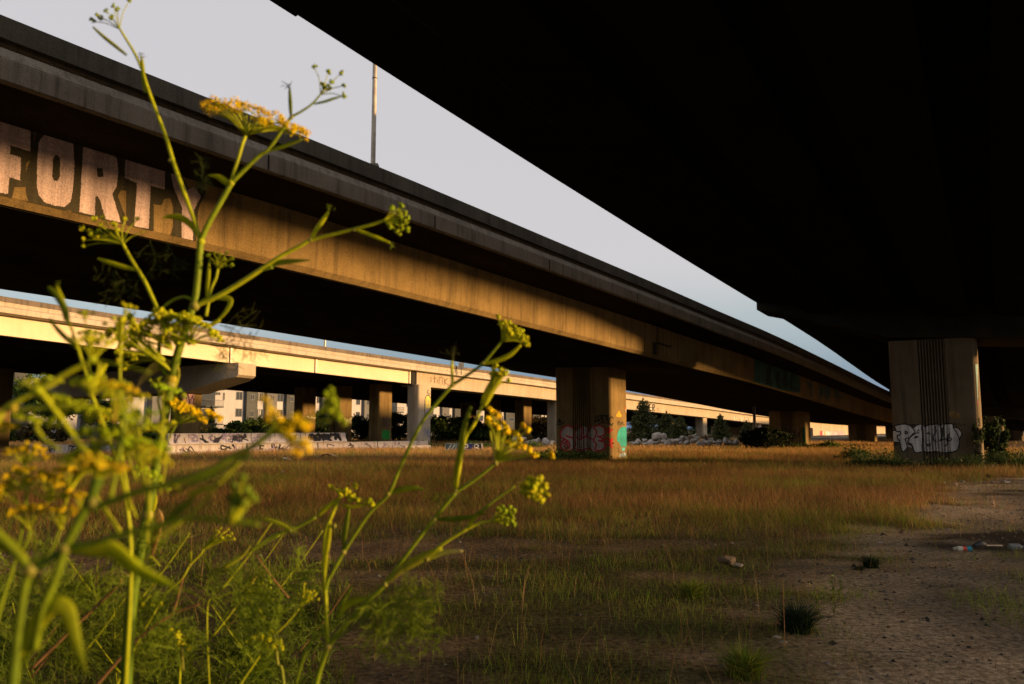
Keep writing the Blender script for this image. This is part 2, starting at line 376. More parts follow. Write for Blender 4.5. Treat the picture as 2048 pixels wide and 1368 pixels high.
S = [('p', Z2(sp([(255,960),(270,880),(330,825),(400,835),(440,890),(520,830),(590,840),(610,900),(660,830),(760,820),(810,890),(790,950),(760,980),(800,1020),(800,1090),(740,1130),(600,1130),(440,1130),(330,1120),(260,1100),(270,1020),(255,960)], 5)), PALE)]
for st in ([(350,1010),(300,980),(260,960),(255,900),(290,840),(350,820),(410,850),(435,910),(410,960),(350,955),(330,940)], [(330,945),(400,970),(440,1020),(435,1080),(390,1120),(320,1125),(265,1090),(265,1030),(310,990),(360,1030),(360,1090),(320,1110)],
           [(410,850),(440,815),(500,830),(530,880),(510,950),(560,960),(600,890),(590,830),(640,820)], [(450,960),(500,990),(540,960),(600,960),(650,990)], [(450,1110),(520,1120),(600,1100),(650,1120)],
           [(680,1110),(700,1050),(670,1000),(705,900),(670,840)], [(680,830),(740,815),(800,850),(805,920),(760,950),(720,950),(780,980),(770,1005),(730,1000),(800,1030),(800,1090),(750,1125),(690,1120)],
           [(290,1040),(330,1020),(340,1080),(300,1080),(320,1050)], [(830,870),(860,840),(850,910),(900,860)], [(800,1000),(850,970),(860,1020),(900,980),(890,1040),(940,1020)], [(820,1060),(870,1050),(900,1090)]):
    S.append(('s', Z2(sp(st, 5)), RED, 2.9))
for st in ([(665,780),(690,740),(685,700),(700,770),(720,730),(720,690),(725,770)], [(735,760),(760,700),(770,760)], [(745,735),(775,730)], [(785,690),(785,760)], [(770,700),(820,695)], [(820,760),(825,700),(850,715),(830,735),(850,765)], [(890,700),(870,730),(870,790),(900,800),(920,770),(910,720),(885,705)], [(720,800),(780,775),(850,790),(900,820)],
           [(690,720),(760,685),(850,690)]):
    S.append(('s', Z2(sp(st, 4)), (.015,.015,.012), 1.7))
S += [('s', Z2(sp(q, 4)), (.02,.02,.015), 1.9) for q in ([(210,790),(240,740),(250,800)], [(220,770),(270,760)], [(240,730),(280,790),(300,765)], [(205,805),(265,800)])]
paint('graffiti', front(c0, d0), (-1.68, 1.68), (.1, 2.9), .016, S, colB[1][0], label='red outlined bubble letters and black tag')
TEAL = (.03,.30,.28); ORG = (.75,.10,.02)
S = [('p', Z2([(945,690),(975,640),(990,630),(1000,660),(1020,690),(1010,710),(960,710)]), (.62,.33,.03)),
     ('p', Z2([(1075,430),(1110,430),(1110,800),(1070,780),(1085,720),(1065,640),(1060,600),(1085,530)]), ORG),
     ('p', Z2([(1110,560),(1085,570),(1062,625),(1080,680),(1110,730)]), (.7,.68,.55)), ('p', Z2([(1110,575),(1090,590),(1076,630),(1090,680),(1110,710)]), (.25,.45,.40)),
     ('p', Z2(sp([(960,940),(975,880),(1010,840),(1050,830),(1090,850),(1105,900),(1105,1020),(1080,1050),(1065,1085),(1030,1070),(1010,1080),(990,1030),(960,1010),(960,940)], 4)), TEAL),
     ('p', Z2([(1015,1085),(1060,1095),(1050,1130),(1020,1130)]), (.10,.42,.45))]
S += [('s', Z2([(1000+18*k,880),(1000+18*k,1030)]), (.02,.18,.17), .8) for k in range(6)]
S += [('s', Z2(sp(q, 4)), (.05,.04,.02), 1.1) for q in ([(970,800),(985,760),(965,780),(980,815)], [(990,765),(1000,810),(1010,770)], [(1015,800),(1030,765),(1035,810),(1050,800)], [(965,1090),(985,1130),(970,1140)], [(990,1140),(1000,1180),(1010,1150)], [(1020,1170),(1060,1150),(1085,1190)])]
S += squiggles(*Z2([(985,1150)])[0], *Z2([(1100,1215)])[0], 5, [(.12,.22,.33), (.3,.38,.42)], 1.3, 9)
paint('graffiti', endface(c0, d0), (-.85, .85), (.05, 3.6), .014, S, colB[1][0], label='teal and orange spray paint on sunlit end')
c2, d2 = PB.pt(38, 0, 0), PB.dir(38)
paint('graffiti', endface(c2, d2), (-.85, .85), (.1, 2.6), .03, [('p', [(1628,858),(1640,856),(1640,886),(1632,888),(1628,876)], (.03,.30,.03))]+squiggles(1627, 835, 1638, 856, 3, [(.08,.05,.02)], 1.4, 5), colB[2][0], label='green paint patch')
paint('graffiti', front(c2, d2), (-1.6, 1.6), (.1, 2.6), .04, [('p', [(1604,856),(1620,850),(1624,880),(1606,886)], (.02,.12,.02))]+squiggles(1560, 855, 1622, 885, 7, [(.05,.06,.05), (.08,.05,.04)], 2, 6), colB[2][0])
# ================================================================== VIADUCT A : the dark deck overhead
dA = np.array([.486, .874]); nA = np.array([.874, -.486]); eA = np.array([-3.207, 11.577])
PA = Path((12.3, 39.45), 31.6, .04, (-90, 170), smooth_knots([(-90, 10.2), (-60, 9.35), (-31, 8.6), (-15.5, 8.22), (0, 7.86), (6, 7.68), (19, 7.12), (43, 5.6), (65, 4.6), (90, 4.1), (120, 3.9), (170, 3.9)]))
tc, uc = .66, 7.60
PA.roll = lambda t, o: -np.asarray(o)*.105*np.clip((np.asarray(t)+8)/14, 0, 1)      # superelevation into the right-hand curve
vA = thing('highway_viaduct', (18.9, 36.2, 0), 'black shadowed viaduct deck spanning overhead across the upper right', 'viaduct', 'highway viaducts')
WA = 15.2
mb = MB()
PA.sweep(mb, [(0,0),(.12,-.03),(2.2,-.22),(WA-2.2,-.22),(WA,0),(WA,.36),(0,.36)], -88, 165, 6)
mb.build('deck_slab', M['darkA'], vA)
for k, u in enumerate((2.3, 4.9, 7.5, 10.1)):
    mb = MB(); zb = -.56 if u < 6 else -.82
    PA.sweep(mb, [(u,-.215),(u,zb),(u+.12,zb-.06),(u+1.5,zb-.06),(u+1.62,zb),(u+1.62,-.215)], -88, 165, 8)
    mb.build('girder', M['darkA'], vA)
for u0_, u1_ in ((0, .3), (WA-.3, WA)):
    mb = MB(); PA.sweep(mb, [(u0_+.0,.363),(u1_,.363),(u1_-.03,1.0),(u0_+.03,1.0)], -88, 165, 6); mb.build('parapet', M['moss'], vA)
mb = MB(); PA.sweep(mb, [(-.05,-.012),(.0,-.012),(.0,.34),(-.05,.34)], -88, -31, 4)
mb.build('fascia_strip', M['darkA'], vA)
ups = np.array([nA[0], nA[1], 0.])
colA = []
for t in (tc-46, tc, tc+46, tc+92):
    # hammer-head bent cap
    mb = MB(); w = 1.1
    prof = [(.06,-.02),(.06,-.40),(1.2,-.62),(uc-2.6,-1.55),(uc-1.8,-1.8),(uc+6.2,-1.8),(WA-1.0,-1.7),(WA-.9,-.02)]
    vs = []; n = len(prof)
    for s_ in (-w, w):
        for u, dz in prof: vs.append(tuple(PA.pt(t+s_, u, dz)))
    mb.add(vs, [tuple(range(n)), tuple(range(2*n-1, n-1, -1))]+[(i,(i+1)%n,n+(i+1)%n,n+i)[::-1] for i in range(n)])
    mb.build('bent_cap', M['shade_grime'], vA)
    for u in (uc,):
        c = PA.pt(t, u, 0); colA.append((column('column', c[:2], PA.dir(t)[:2], c[2]-1.77, M['colA'], vA, w=3.5, r=.34), c, t, u))
cA = [c for c in colA if c[2] == tc and c[3] == uc][0]
# --- PABLO piece on the lit-side column
def Z3(pts, ox=1760, oy=820, s=2048/220): return [(ox+x/s, oy+y/s) for x, y in pts]
SIL = (.80,.75,.70); INK = (.02,.018,.016)
fill = [[(255,315),(300,285),(450,265),(560,300),(610,360),(690,290),(740,270),(800,300),(860,300),(960,270),(1090,265),(1130,300),(1210,255),(1350,265),(1380,340),(1450,460),(1480,580),(1460,700),(1400,770),(1250,790),(1100,770),(830,775),(790,740),(760,785),(660,790),(620,710),(540,680),(430,770),(400,720),(370,600),(220,580),(205,480),(230,390),(300,380)],
        [(1370,320),(1440,340),(1510,400),(1515,470),(1480,520),(1440,450)]]
S = [('p', Z3(f), SIL) for f in fill]
S.append(('p', Z3([(520,600),(600,620),(640,740),(560,660),(500,640)]), (.2,.16,.12)))
S.append(('p', Z3([(1160,330),(1200,300),(1200,500),(1150,520)]), (.2,.18,.14)))
for st in ([(255,320),(290,290),(440,262),(540,280),(620,350),(650,420),(610,470),(540,520),(470,540),(510,690),(420,775),(370,600),(365,560),(345,560),(320,480),(375,460),(375,400),(310,400),(275,320),(255,320)],
           [(470,395),(515,420),(475,445),(470,395)], [(300,380),(240,385),(210,440),(205,520),(220,590),(370,605)], [(260,620),(300,650),(340,630)],
           [(590,320),(650,285),(730,270)], [(610,440),(720,425)], [(690,400),(725,370)], [(515,590),(560,500),(620,440)], [(515,600),(600,680),(650,790),(760,785)], [(640,520),(670,490),(705,500),(660,520)],
           [(560,290),(590,275),(640,270)], [(775,300),(790,500),(785,700),(830,780),(1080,775)], [(840,310),(900,280),(1000,265),(1090,265),(1120,300)], [(870,440),(910,420),(935,450)], [(870,640),(930,630),(930,660),(880,665)],
           [(1030,300),(1040,420),(990,480),(1000,560),(1050,590)], [(1140,320),(1150,520),(1110,570),(1200,540)], [(1210,260),(1160,370),(1150,500)], [(1210,255),(1350,262),(1370,340),(1440,440),(1480,580),(1460,700),(1400,770),(1250,790)],
           [(1290,450),(1250,490),(1255,560),(1300,575),(1330,540),(1290,510),(1265,540)], [(1290,450),(1290,490)], [(1380,330),(1440,335),(1510,400),(1520,460),(1485,520)], [(1200,530),(1240,560),(1255,620),(1230,660)], [(1200,670),(1240,650)]):
    S.append(('s', Z3(sp(st, 4) if len(st) > 3 else st), INK, 2.3))
S += [('s', Z3(sp(q, 4)), (.03,.025,.02), 1.1) for q in ([(1370,280),(1390,230),(1400,290),(1430,260)], [(1440,280),(1470,250),(1480,290)], [(1490,250),(1500,300),(1540,260)], [(1550,270),(1590,260),(1570,310)])]
S.append(('p', Z3(sp([(1270,60),(1340,20),(1470,60),(1500,110),(1420,160),(1330,130),(1270,60)], 4)), (.33,.20,.06)))
dc = PA.dir(tc)[:2]; fA = front(cA[1], dc, w=3.5, r=.34)
paint('graffiti', fA, (-1.74, 1.74), (.1, 2.6), .014, S, cA[0], label='silver PABLO piece outlined in black')
eA_ = endface(cA[1], dc, w=3.5, r=.34)
paint('graffiti', eA_, (-.85, .85), (1.6, 4.4), .02, [('p', [(1942,735),(1956,725),(1956,800),(1948,800),(1947,760)], (.30,.45,.42)), ('p', [(1944,800),(1956,800),(1956,838),(1947,836)], (.6,.22,.24)), ('s', [(1944,740),(1948,800)], (.3,.1,.2), 1.5)], cA[0], label='pink and turquoise paint on the lit edge')
# ================================================================== VIADUCT C : the sunlit viaduct behind
PC = Path((-20.4, 58), 34.7, 0, (-70, 270), smooth_knots([(-70, 10.2), (-40, 9.15), (-15.6, 8.26), (2, 7.63), (20, 7.08), (45, 6.45), (64, 5.77), (98, 4.85), (132, 3.88), (160, 3.3), (200, 2.75), (270, 2.2)]))
vC = thing('highway_viaduct', (-20.4, 58, 0), 'sunlit cream viaduct crossing behind the long grey one', 'viaduct', 'highway viaducts')
WC = 27.5
mb = MB(); PC.sweep(mb, [(-.35,-.02),(0,0),(.02,.30),(-.1,.36),(-.3,.37),(-WC,.37),(-WC,0),(-WC+1,-.02)], -68, 268, 5); mb.build('deck_slab', M['pale'], vC)
mb = MB(); PC.sweep(mb, [(-.30,.374),(-.12,.374),(-.06,.62),(-.30,.62)], -68, 268, 5); mb.build('parapet', M['pale'], vC)
mb = MB(); PC.sweep(mb, [(-.34,.623),(-.02,.623),(-.02,.93),(-.34,.95)], -68, 268, 5); mb.build('rail', M['brownrail'], vC)
def girder(u, t0, t1, dep, mat, nm, w=.5):
    mb = MB(); PC.sweep(mb, [(u,-.021),(u,-dep),(u-w,-dep),(u-w,-.021)], t0, t1, 5); return mb.build(nm, mat, vC)
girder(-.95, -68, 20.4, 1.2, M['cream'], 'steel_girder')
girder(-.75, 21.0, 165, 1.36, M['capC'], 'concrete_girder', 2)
for u in (-7, -13, -19, -WC+.7): girder(u, -68, 165, 1.15, M['shade_grime'], 'girder', .7)
for t in (-30.5, .4, 8.6, 20.1):                         # stiffeners of the steel girder
    mb = MB(); a = PC.pt(t, -.97, -1.19); d = Vector(PC.dir(t)); n = Vector((d.y, -d.x, 0)); mb.obox(a, d*.16, n*.12, (0,0,1.16)); mb.build('stiffener', M['steel'], vC)
mb = MB(); d = Vector(PC.dir(20.7)); n = Vector((d.y, -d.x, 0)); mb.obox(PC.pt(20.42, -2.6, -1.3), d*.56, n*1.75, (0,0,1.27)); mb.build('hinge_gap', M['rust'], vC)
# hammer-head cap with its lit end
d = np.array(PC.dir(0)); n3 = np.array([d[1], -d[0], 0]); w = 1.0
def capprof(t, prof, w, mat):
    mb = MB(); n = len(prof); vs = []
    # chamfered end: shrink the width at the tip
    for s_ in (-w, w):
        for u, dz in prof: vs.append(tuple(PC.pt(t+s_*(.72 if u > -.1 else 1), u, dz)))
    mb.add(vs, [tuple(range(n)), tuple(range(2*n-1, n-1, -1))]+[(i,(i+1)%n,n+(i+1)%n,n+i)[::-1] for i in range(n)])
    return mb.build('bent_cap', mat, vC)
capprof(.9, [(.45,-1.27),(.5,-1.35),(.5,-2.15),(.25,-2.32),(-.6,-2.45),(-5.6,-3.3),(-WC+2,-3.3),(-WC,-2.3),(-WC,-1.27)], 1.05, M['capC'])
colC = []
for t, u, zz in ((.9, -6.9, 3.25), (-4.6, -26.3, 1.1), (21.6, -.95, 1.3), (21.6, -6.0, 1.1), (21.6, -11.6, 1.1), (21.6, -17.1, 1.1),
             (48, -11.5, 1.1), (48, -6.7, 1.1), (48, -1.9, 1.3), (50, -17, 1.1), (96, -2, 1.3), (96, -8, 1.1), (96, -14, 1.1), (126, -2, 1.3), (-46, -5.6, 1.2)):
    c = PC.pt(t, u, 0); colC.append((column('column', c[:2], PC.dir(t)[:2], c[2]-zz+.05, M['capC'] if u > -3 else M['beige'], vC, w=1.5, e=1.9, r=.22, rec=(.5,.1,3)), c, t, u))
mb = MB()
PC.sweep(mb, [(-.9,-8),(-.9,-.025),(-WC+.9,-.025),(-WC+.9,-8)], 165.5, 268, 8); mb.build('abutment_wall', M['capC'], vC)
# writing on C
gf = lambda t, v, o=.006: PC.pt(t, -.75+o, v)
def Z5(pts, ox=700, oy=720, s=2048/420): return [(ox+x/s, oy+y/s) for x, y in pts]
TAN = (.20,.13,.07)
S = [('s', Z5(sp(q, 4) if len(q) > 2 else q), TAN, 1.5) for q in ([(800,165),(785,180),(795,200),(785,215)], [(825,150),(825,225)], [(810,180),(845,175)], [(852,190),(852,220)], [(868,230),(870,165)], [(870,180),(895,165),(902,190),(900,235)], [(920,180),(922,245)], [(950,180),(925,210),(945,235),(965,250)], [(905,180),(905,175)])]
paint('painted_lettering', gf, (21.4, 36), (-1.34, -.1), .03, S, vC, label='thin brown handwritten tag reading stink')
def Z7(pts, ox=1240, oy=760, s=6.4): return [(ox+x/s, oy+y/s) for x, y in pts]
DK = (.05,.035,.03); LT = (.60,.52,.40)
S = [('p', Z7([(270,280),(450,300),(445,400),(275,375)]), LT)]
S += [('s', Z7(q), DK, 2.0) for q in ([(285,290),(285,375)], [(318,295),(318,380)], [(285,335),(318,338)], [(340,300),(365,303),(365,338),(340,335),(340,300)], [(340,340),(368,342),(368,385),(340,380),(340,340)], [(400,310),(378,306),(378,388),(402,392)], [(380,348),(400,350)], [(415,392),(415,312),(440,316),(440,350),(416,352)], [(422,352),(440,395)])]
S += [('s', Z7(q), (.3,.22,.15), 1.2) for q in ([(470,370),(478,352),(482,378)], [(490,352),(495,380)], [(470,385),(500,395)])]
for k, x in enumerate((1470, 1490, 1515, 1540, 1560, 1585, 1610, 1640, 1665, 1690, 1715)):
    S.append(('s', Z7([(x, 455+.12*(x-1470)), (x+random.uniform(-12,12), 520+.12*(x-1470))]), (.72,.64,.5), 2.0)); S.append(('s', Z7([(x+8, 460+.12*(x-1470)), (x+8+random.uniform(-12,12), 505+.12*(x-1470))]), (.25,.17,.1), 1.0))
paint('painted_lettering', gf, (60, 132), (-1.35, -.1), .05, S, vC, label='block letters H8ER and a pale tag further along')
c4 = [c for c in colC if c[2] == 21.6 and c[3] == -.95][0]
ef = endface(c4[1], PC.dir(0), e=1.9, w=1.5, r=.22)
S = [('s', Z5(sp(q, 4)), (.03,.025,.02), 1.2) for q in ([(765,290),(755,320),(775,330),(760,350)], [(745,350),(765,345),(790,380)], [(740,360),(730,400),(730,540),(745,590)], [(795,360),(795,540)])]
S.insert(0, ('p', Z5([(735,370),(760,345),(795,370),(795,460),(740,470)]), (.62,.50,.12)))
S.insert(1, ('p', Z5([(745,490),(790,490),(790,550),(750,560)]), (.45,.35,.42)))
S += [('s', Z5(q), (.25,.2,.15), .8) for q in ([(745,400),(795,400)], [(745,440),(790,440)], [(765,380),(765,460)], [(750,520),(790,520)], [(770,490),(770,560)])]
S += squiggles(*Z5([(725,650)])[0], *Z5([(795,770)])[0], 7, [(.25,.25,.32), (.35,.3,.3), (.12,.1,.1)], 1.0, 21)
paint('graffiti', ef, (-.94, .94), (.1, 5.6), .03, S, c4[0], label='yellow outlined figure and grey tags')
for u, sh in ((-6.0, [('p', Z5([(312,690),(350,680),(388,690),(385,775),(312,770)]), (.03,.33,.05))]+squiggles(*Z5([(320,530)])[0], *Z5([(390,680)])[0], 9, [(.10,.06,.04), (.2,.12,.1)], .9, 31)),
              (-11.6, squiggles(690, 835, 703, 850, 4, [(.7,.66,.4), (.6,.55,.3)], 1.6, 32)+squiggles(684, 862, 704, 880, 6, [(.05,.04,.03), (.2,.1,.06)], 1.2, 33)), (-17.1, squiggles(613, 832, 632, 838, 5, [(.6,.55,.35)], 1.2, 34))):
    cc = [c for c in colC if c[2] == 21.6 and c[3] == u][0]
    paint('graffiti', endface(cc[1], PC.dir(0), e=1.9, w=1.5, r=.22), (-.94, .94), (.1, 4.5), .04, sh, cc[0])
cc = [c for c in colC if c[2] == .9][0]
paint('graffiti', endface(cc[1], PC.dir(0), e=1.9, w=1.5, r=.22), (-.94, .94), (.1, 5), .04, [('p', [(366,795),(388,782),(388,815),(368,815)], (.5,.3,.3)), ('s', [(368,812),(376,788),(380,810)], (.06,.02,.05), 2), ('s', [(381,800),(386,790),(387,812)], (.06,.02,.05), 2)], cc[0], label='pink and black tag on sunlit side')
wf = lambda t, v, o=.03: PC.pt(t, -.9+o, v)
paint('graffiti', wf, (166, 262), (-5.5, -.8), .14, squiggles(1640, 862, 1700, 876, 22, [(.4,.33,.38), (.22,.2,.24), (.5,.3,.12), (.5,.48,.45)], 3, 41)+squiggles(1640, 872, 1700, 886, 20, [(.45,.4,.38), (.3,.2,.2), (.15,.14,.15)], 3, 42)+squiggles(1641, 860, 1646, 874, 3, [(.4,.03,.03)], 2, 43), vC, label='wall of mixed graffiti where the bridge meets the ground')

SUN_E = 5.0; EXPO = 0.75; VEIL = (2.68, 2.56, 2.62); BLUE = (.55, .95, 1.75)
# ------------------------------------------------------------------ value noise
def hash2(i, j, s):
    h = (i*374761393+j*668265263+s*1442695041) & 0xffffffff
    h = ((h ^ (h >> 13))*1274126177) & 0xffffffff
    return ((h ^ (h >> 16)) & 0xffff)/65535.0
def vnoise(x, y, s=0):
    x = np.asarray(x, float); y = np.asarray(y, float)
    i = np.floor(x).astype(np.int64); j = np.floor(y).astype(np.int64); u = x-i; v = y-j
    u = u*u*(3-2*u); v = v*v*(3-2*v)
    return (hash2(i,j,s)*(1-u)+hash2(i+1,j,s)*u)*(1-v)+(hash2(i,j+1,s)*(1-u)+hash2(i+1,j+1,s)*u)*v
def fbm(x, y, s=0, o=4):
    r = 0; a = .5; t = 0
    for k in range(o): r = r+a*vnoise(x*2**k, y*2**k, s+k*17); t += a; a *= .55
    return r/t
# ------------------------------------------------------------------ what grows where
pb = [gnd(a, b) for a, b in ((1560,1368),(1590,1300),(1520,1262),(1640,1215),(1740,1165),(1660,1125),(1730,1085),(1770,1060),(1838,1036),(1862,1010),(1885,985),(1925,962))]
pby = [p.y for p in pb]+[30, 34]; pbx = [p.x for p in pb]+[24, 40]
def f_path(x, y):
    xb = np.interp(y, pby, pbx); n = fbm(x*.9, y*.9, 3)-.5
    return 1/(1+np.exp(-np.clip((x-xb+n*3.4*np.clip(y/9, .5, 1.4))/.28, -30, 30)))
def f_bare(x, y):
    n = fbm(x*.55+.3*y, y*1.15, 8)
    near = np.clip((14.5-y)/3, 0, 1)
    patch = 1/(1+np.exp(-np.clip((n-.505)/.035, -30, 30)))*near
    left = np.clip((-.9-x)/1.2, 0, 1)*np.clip((9-y)/3, 0, 1)           # weedy at the lower left
    return np.clip(np.maximum(f_path(x, y), patch*(1-.8*left)), 0, 1)
def f_green(x, y):
    n = fbm(x*.22+5, y*.35, 21); far = np.clip((y-11)/8, 0, 1)
    g = 1/(1+np.exp(-np.clip((n-.49)/.05, -30, 30)))
    lft = np.clip((2-x)/14, 0, 1)*np.clip((34-y)/8, 0, 1)
    return np.clip((1-far)*.72+far*(.28+.60*g+.22*lft), 0, .95)
def f_h(x, y):
    return .05*(fbm(x*.8, y*.8, 5)-.5)+.03*(fbm(x*3, y*3, 6)-.5)*np.clip(30/(y+1), 0, 1)+.25*(fbm(x*.12, y*.12, 7)-.5)*np.clip((y-20)/20, 0, 1)
k_ = np.arcsinh(900/2.0); gx = 2.0*np.sinh(k_*np.linspace(-1, 1, 321))
k2 = np.arcsinh(1500/2.5); gy = np.concatenate([[-250,-120,-60,-30,-15,-8,-3,0], 2.0+2.5*np.sinh(k2*np.linspace(0, 1, 340))])
X, Y = np.meshgrid(gx, gy, indexing='ij')
Zg = np.where((np.abs(X) < 200) & (Y < 400), f_h(X, Y), 0)
V = np.stack([X, Y, Zg], -1).reshape(-1, 3); ny = len(gy)
I, J = np.meshgrid(np.arange(len(gx)-1), np.arange(ny-1), indexing='ij'); q = (I*ny+J).ravel()
fcs = np.stack([q, q+ny, q+ny+1, q+1], 1)
bare = f_bare(X, Y).ravel()[:, None]; pth = f_path(X, Y).ravel()[:, None]; gr = f_green(X, Y).ravel()[:, None]
n1 = fbm(X*2.3, Y*2.3, 31).ravel()[:, None]; n2 = fbm(X*.5, Y*.7, 32).ravel()[:, None]
soil = np.array([.24,.165,.088])*(.5+1.0*n1); sand = np.array([.54,.42,.28])*(.45+.95*n2)*(.75+.5*n1)
duff = (np.array([.17,.105,.038])*(1-gr)+np.array([.11,.105,.035])*gr)*(.6+.8*n1)
colr = duff*(1-bare)+(soil*(1-pth)+sand*pth)*bare
xb_ = np.interp(Y, pby, pbx); ash_shade = 1/(1+np.exp(-np.clip((fbm(X*.7, Y*.9, 44)-.64+.20*np.clip((X-xb_-1.6)/2.5, -1, 1.2))/.03, -30, 30)))*np.clip((X-xb_)/.8, 0, 1)
shade_ramp = np.clip((X-xb_-.8+2.0*(fbm(X*.5, Y*.5, 48)-.5))/2.6, 0, 1)*np.clip((26-Y)/6, 0, 1)*np.clip((Y-1)/2, 0, 1)
colr = colr*(1-.82*shade_ramp.ravel()[:, None])        # shade of the right side painted into the soil, away from the worn strip
colr = colr*(1-.82*ash_shade.ravel()[:, None])        # black ash patches in the track, spread rightward to paint in deep shade
m, nt, N, L = new_mat('soil_and_dust')
o_ = N('ShaderNodeOutputMaterial'); b_ = N('ShaderNodeBsdfPrincipled'); b_.inputs['Roughness'].default_value = 1; b_.inputs['Specular IOR Level'].default_value = .05
a_ = N('ShaderNodeAttribute'); a_.attribute_name = 'Col'; g_ = N('ShaderNodeNewGeometry')
na = N('ShaderNodeTexNoise'); na.inputs['Scale'].default_value = 17; na.inputs['Detail'].default_value = 9; na.inputs['Roughness'].default_value = .75; L(g_.outputs['Position'], na.inputs['Vector'])
nb = N('ShaderNodeTexVoronoi'); nb.inputs['Scale'].default_value = 28; L(g_.outputs['Position'], nb.inputs['Vector'])
ra = N('ShaderNodeValToRGB'); ra.color_ramp.elements[0].position = .38; ra.color_ramp.elements[1].position = .68; ra.color_ramp.elements[0].color = (.35,.34,.33,1); ra.color_ramp.elements[1].color = (1.5,1.5,1.5,1); L(na.outputs['Fac'], ra.inputs['Fac'])
mu = N('ShaderNodeMix'); mu.data_type = 'RGBA'; mu.blend_type = 'MULTIPLY'; mu.inputs['Factor'].default_value = 1; L(a_.outputs['Color'], mu.inputs['A']); L(ra.outputs['Color'], mu.inputs['B'])
L(mu.outputs['Result'], b_.inputs['Base Color'])
mh = N('ShaderNodeMath'); mh.operation = 'MULTIPLY_ADD'; mh.inputs[1].default_value = .35; L(nb.outputs['Distance'], mh.inputs[0]); L(na.outputs['Fac'], mh.inputs[2])
bp = N('ShaderNodeBump'); bp.inputs['Strength'].default_value = .9; bp.inputs['Distance'].default_value = .035; L(mh.outputs[0], bp.inputs['Height']); L(bp.outputs[0], b_.inputs['Normal'])
L(b_.outputs[0], o_.inputs[0])
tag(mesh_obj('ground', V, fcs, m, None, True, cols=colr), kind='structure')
# ------------------------------------------------------------------ grass blades
M['grass'] = leafy('grass_blade', .35, var=.15, scale=25, spec=.1)
def blades(x, y, h, w, lean, col, seg=2, z=None):
    n = len(x); a = RG.uniform(0, 2*pi, n); b = RG.uniform(0, 2*pi, n)
    wx, wy = np.cos(a)*w/2, np.sin(a)*w/2; lx, ly = np.cos(b)*lean*h, np.sin(b)*lean*h
    z0 = f_h(x, y)-.02 if z is None else z
    rows = []
    for k in range(seg+1):
        t = k/seg; ww = (1-t)**.7*.92+.08
        rows.append(np.stack([x+lx*t**2-wx*ww, y+ly*t**2-wy*ww, z0+h*t*(1-.25*lean*t)], -1)); rows.append(np.stack([x+lx*t**2+wx*ww, y+ly*t**2+wy*ww, z0+h*t*(1-.25*lean*t)], -1))
    v = np.stack(rows, 1).reshape(-1, 3); nv = 2*(seg+1)
    base = np.arange(n)*nv
    f = np.concatenate([np.stack([base+2*k, base+2*k+1, base+2*k+3, base+2*k+2], 1) for k in range(seg)])
    return v, f, np.repeat(col, nv, axis=0)
class Acc:
    def __init__(s): s.v = []; s.f = []; s.c = []; s.n = 0
    def add(s, vfc):
        v, f, c = vfc; s.v.append(v); s.f.append(f+s.n); s.c.append(c); s.n += len(v)
    def build(s, name, mat, parent=None, **kw):
        return mesh_obj(name, np.concatenate(s.v), np.concatenate(s.f), mat, parent, cols=np.concatenate(s.c), **kw)
def scatter(z0, z1, dens):
    hw = .70*z1+2.5; n = int(dens*2*hw*(z1-z0)); x = RG.uniform(-hw, hw, n); y = RG.uniform(z0, z1, n)
    k = np.abs(x) < .70*y+2.5
    return x[k], y[k]
DRY = np.array([[.30,.165,.055],[.36,.22,.085],[.24,.12,.04],[.28,.14,.055]]); GRN = np.array([[.16,.24,.022],[.22,.27,.028],[.11,.18,.02],[.25,.23,.045]])
def tint(c, x, y):
    k = fbm(x*.5+9, y*.8, 91)[:, None]; return c*np.clip(.30+1.4*k, .3, 1.7)
def pick(P, n): return P[RG.integers(0, len(P), n)]*RG.uniform(.5, 1.3, (n, 1))*np.where(RG.uniform(0, 1, (n, 1)) < .10, 1.5, 1)
dryA, grnA = Acc(), Acc()
for z0, z1, dd, dg, wd, wg, seg in ((3.2,8,500,1200,.003,.004,2),(8,16,600,800,.004,.005,2),(16,26,560,430,.006,.007,2),(26,40,300,160,.010,.010,1),(40,62,130,45,.018,.018,1),(62,120,28,6,.04,.04,1)):
    x, y = scatter(z0, z1, dd); b = f_bare(x, y); g = f_green(x, y); r = RG.uniform(0, 1, len(x))
    den = (1-b)*(1-.75*g)*np.clip((y-8.5)/4.5, .09, 1)+.01+f_path(x, y)*(y < 14)*np.clip((fbm(x*.9, y*1.4, 67)-.62)*3, 0, .3)
    k = r < den; x, y = x[k], y[k]; n = len(x)
    tall = fbm(x*.35, y*.35, 55)
    h = RG.uniform(.10, .38, n)*np.clip(.45+.75*np.clip((y-6)/14, 0, 1), 0, 1.05)*(.7+.6*tall)
    dryA.add(blades(x, y, h, wd*RG.uniform(.7,1.3,n), RG.uniform(.15,1.1,n), tint(pick(DRY, n), x, y)*(1+1.0*np.clip((y-46)/6, 0, 1))[:, None], seg))  # far blades brightened: the sunlit strip is put into their colour
    x, y = scatter(z0, z1, dg); b = f_bare(x, y); g = f_green(x, y); r = RG.uniform(0, 1, len(x))
    cl = fbm(x*1.6, y*1.6, 61); clump = 1/(1+np.exp(-np.clip((cl-.5)/.04, -30, 30)))
    k = r < (1-b)*g*(.12+.88*clump)+.004*(1-f_path(x, y))+f_path(x, y)*(y < 16)*np.clip((fbm(x*.9, y*1.4, 66)-.55)*6, 0, .6)*clump; x, y = x[k], y[k]; n = len(x)
    h = RG.uniform(.07, .26, n)*(.7+.7*fbm(x*.8, y*.8, 62))*np.where(y > 20, 1.5, np.where(y < 12, .72, 1))
    grnA.add(blades(x, y, h, wg*RG.uniform(.7,1.3,n), RG.uniform(.15,1.0,n), tint(pick(GRN, n), x, y), seg))
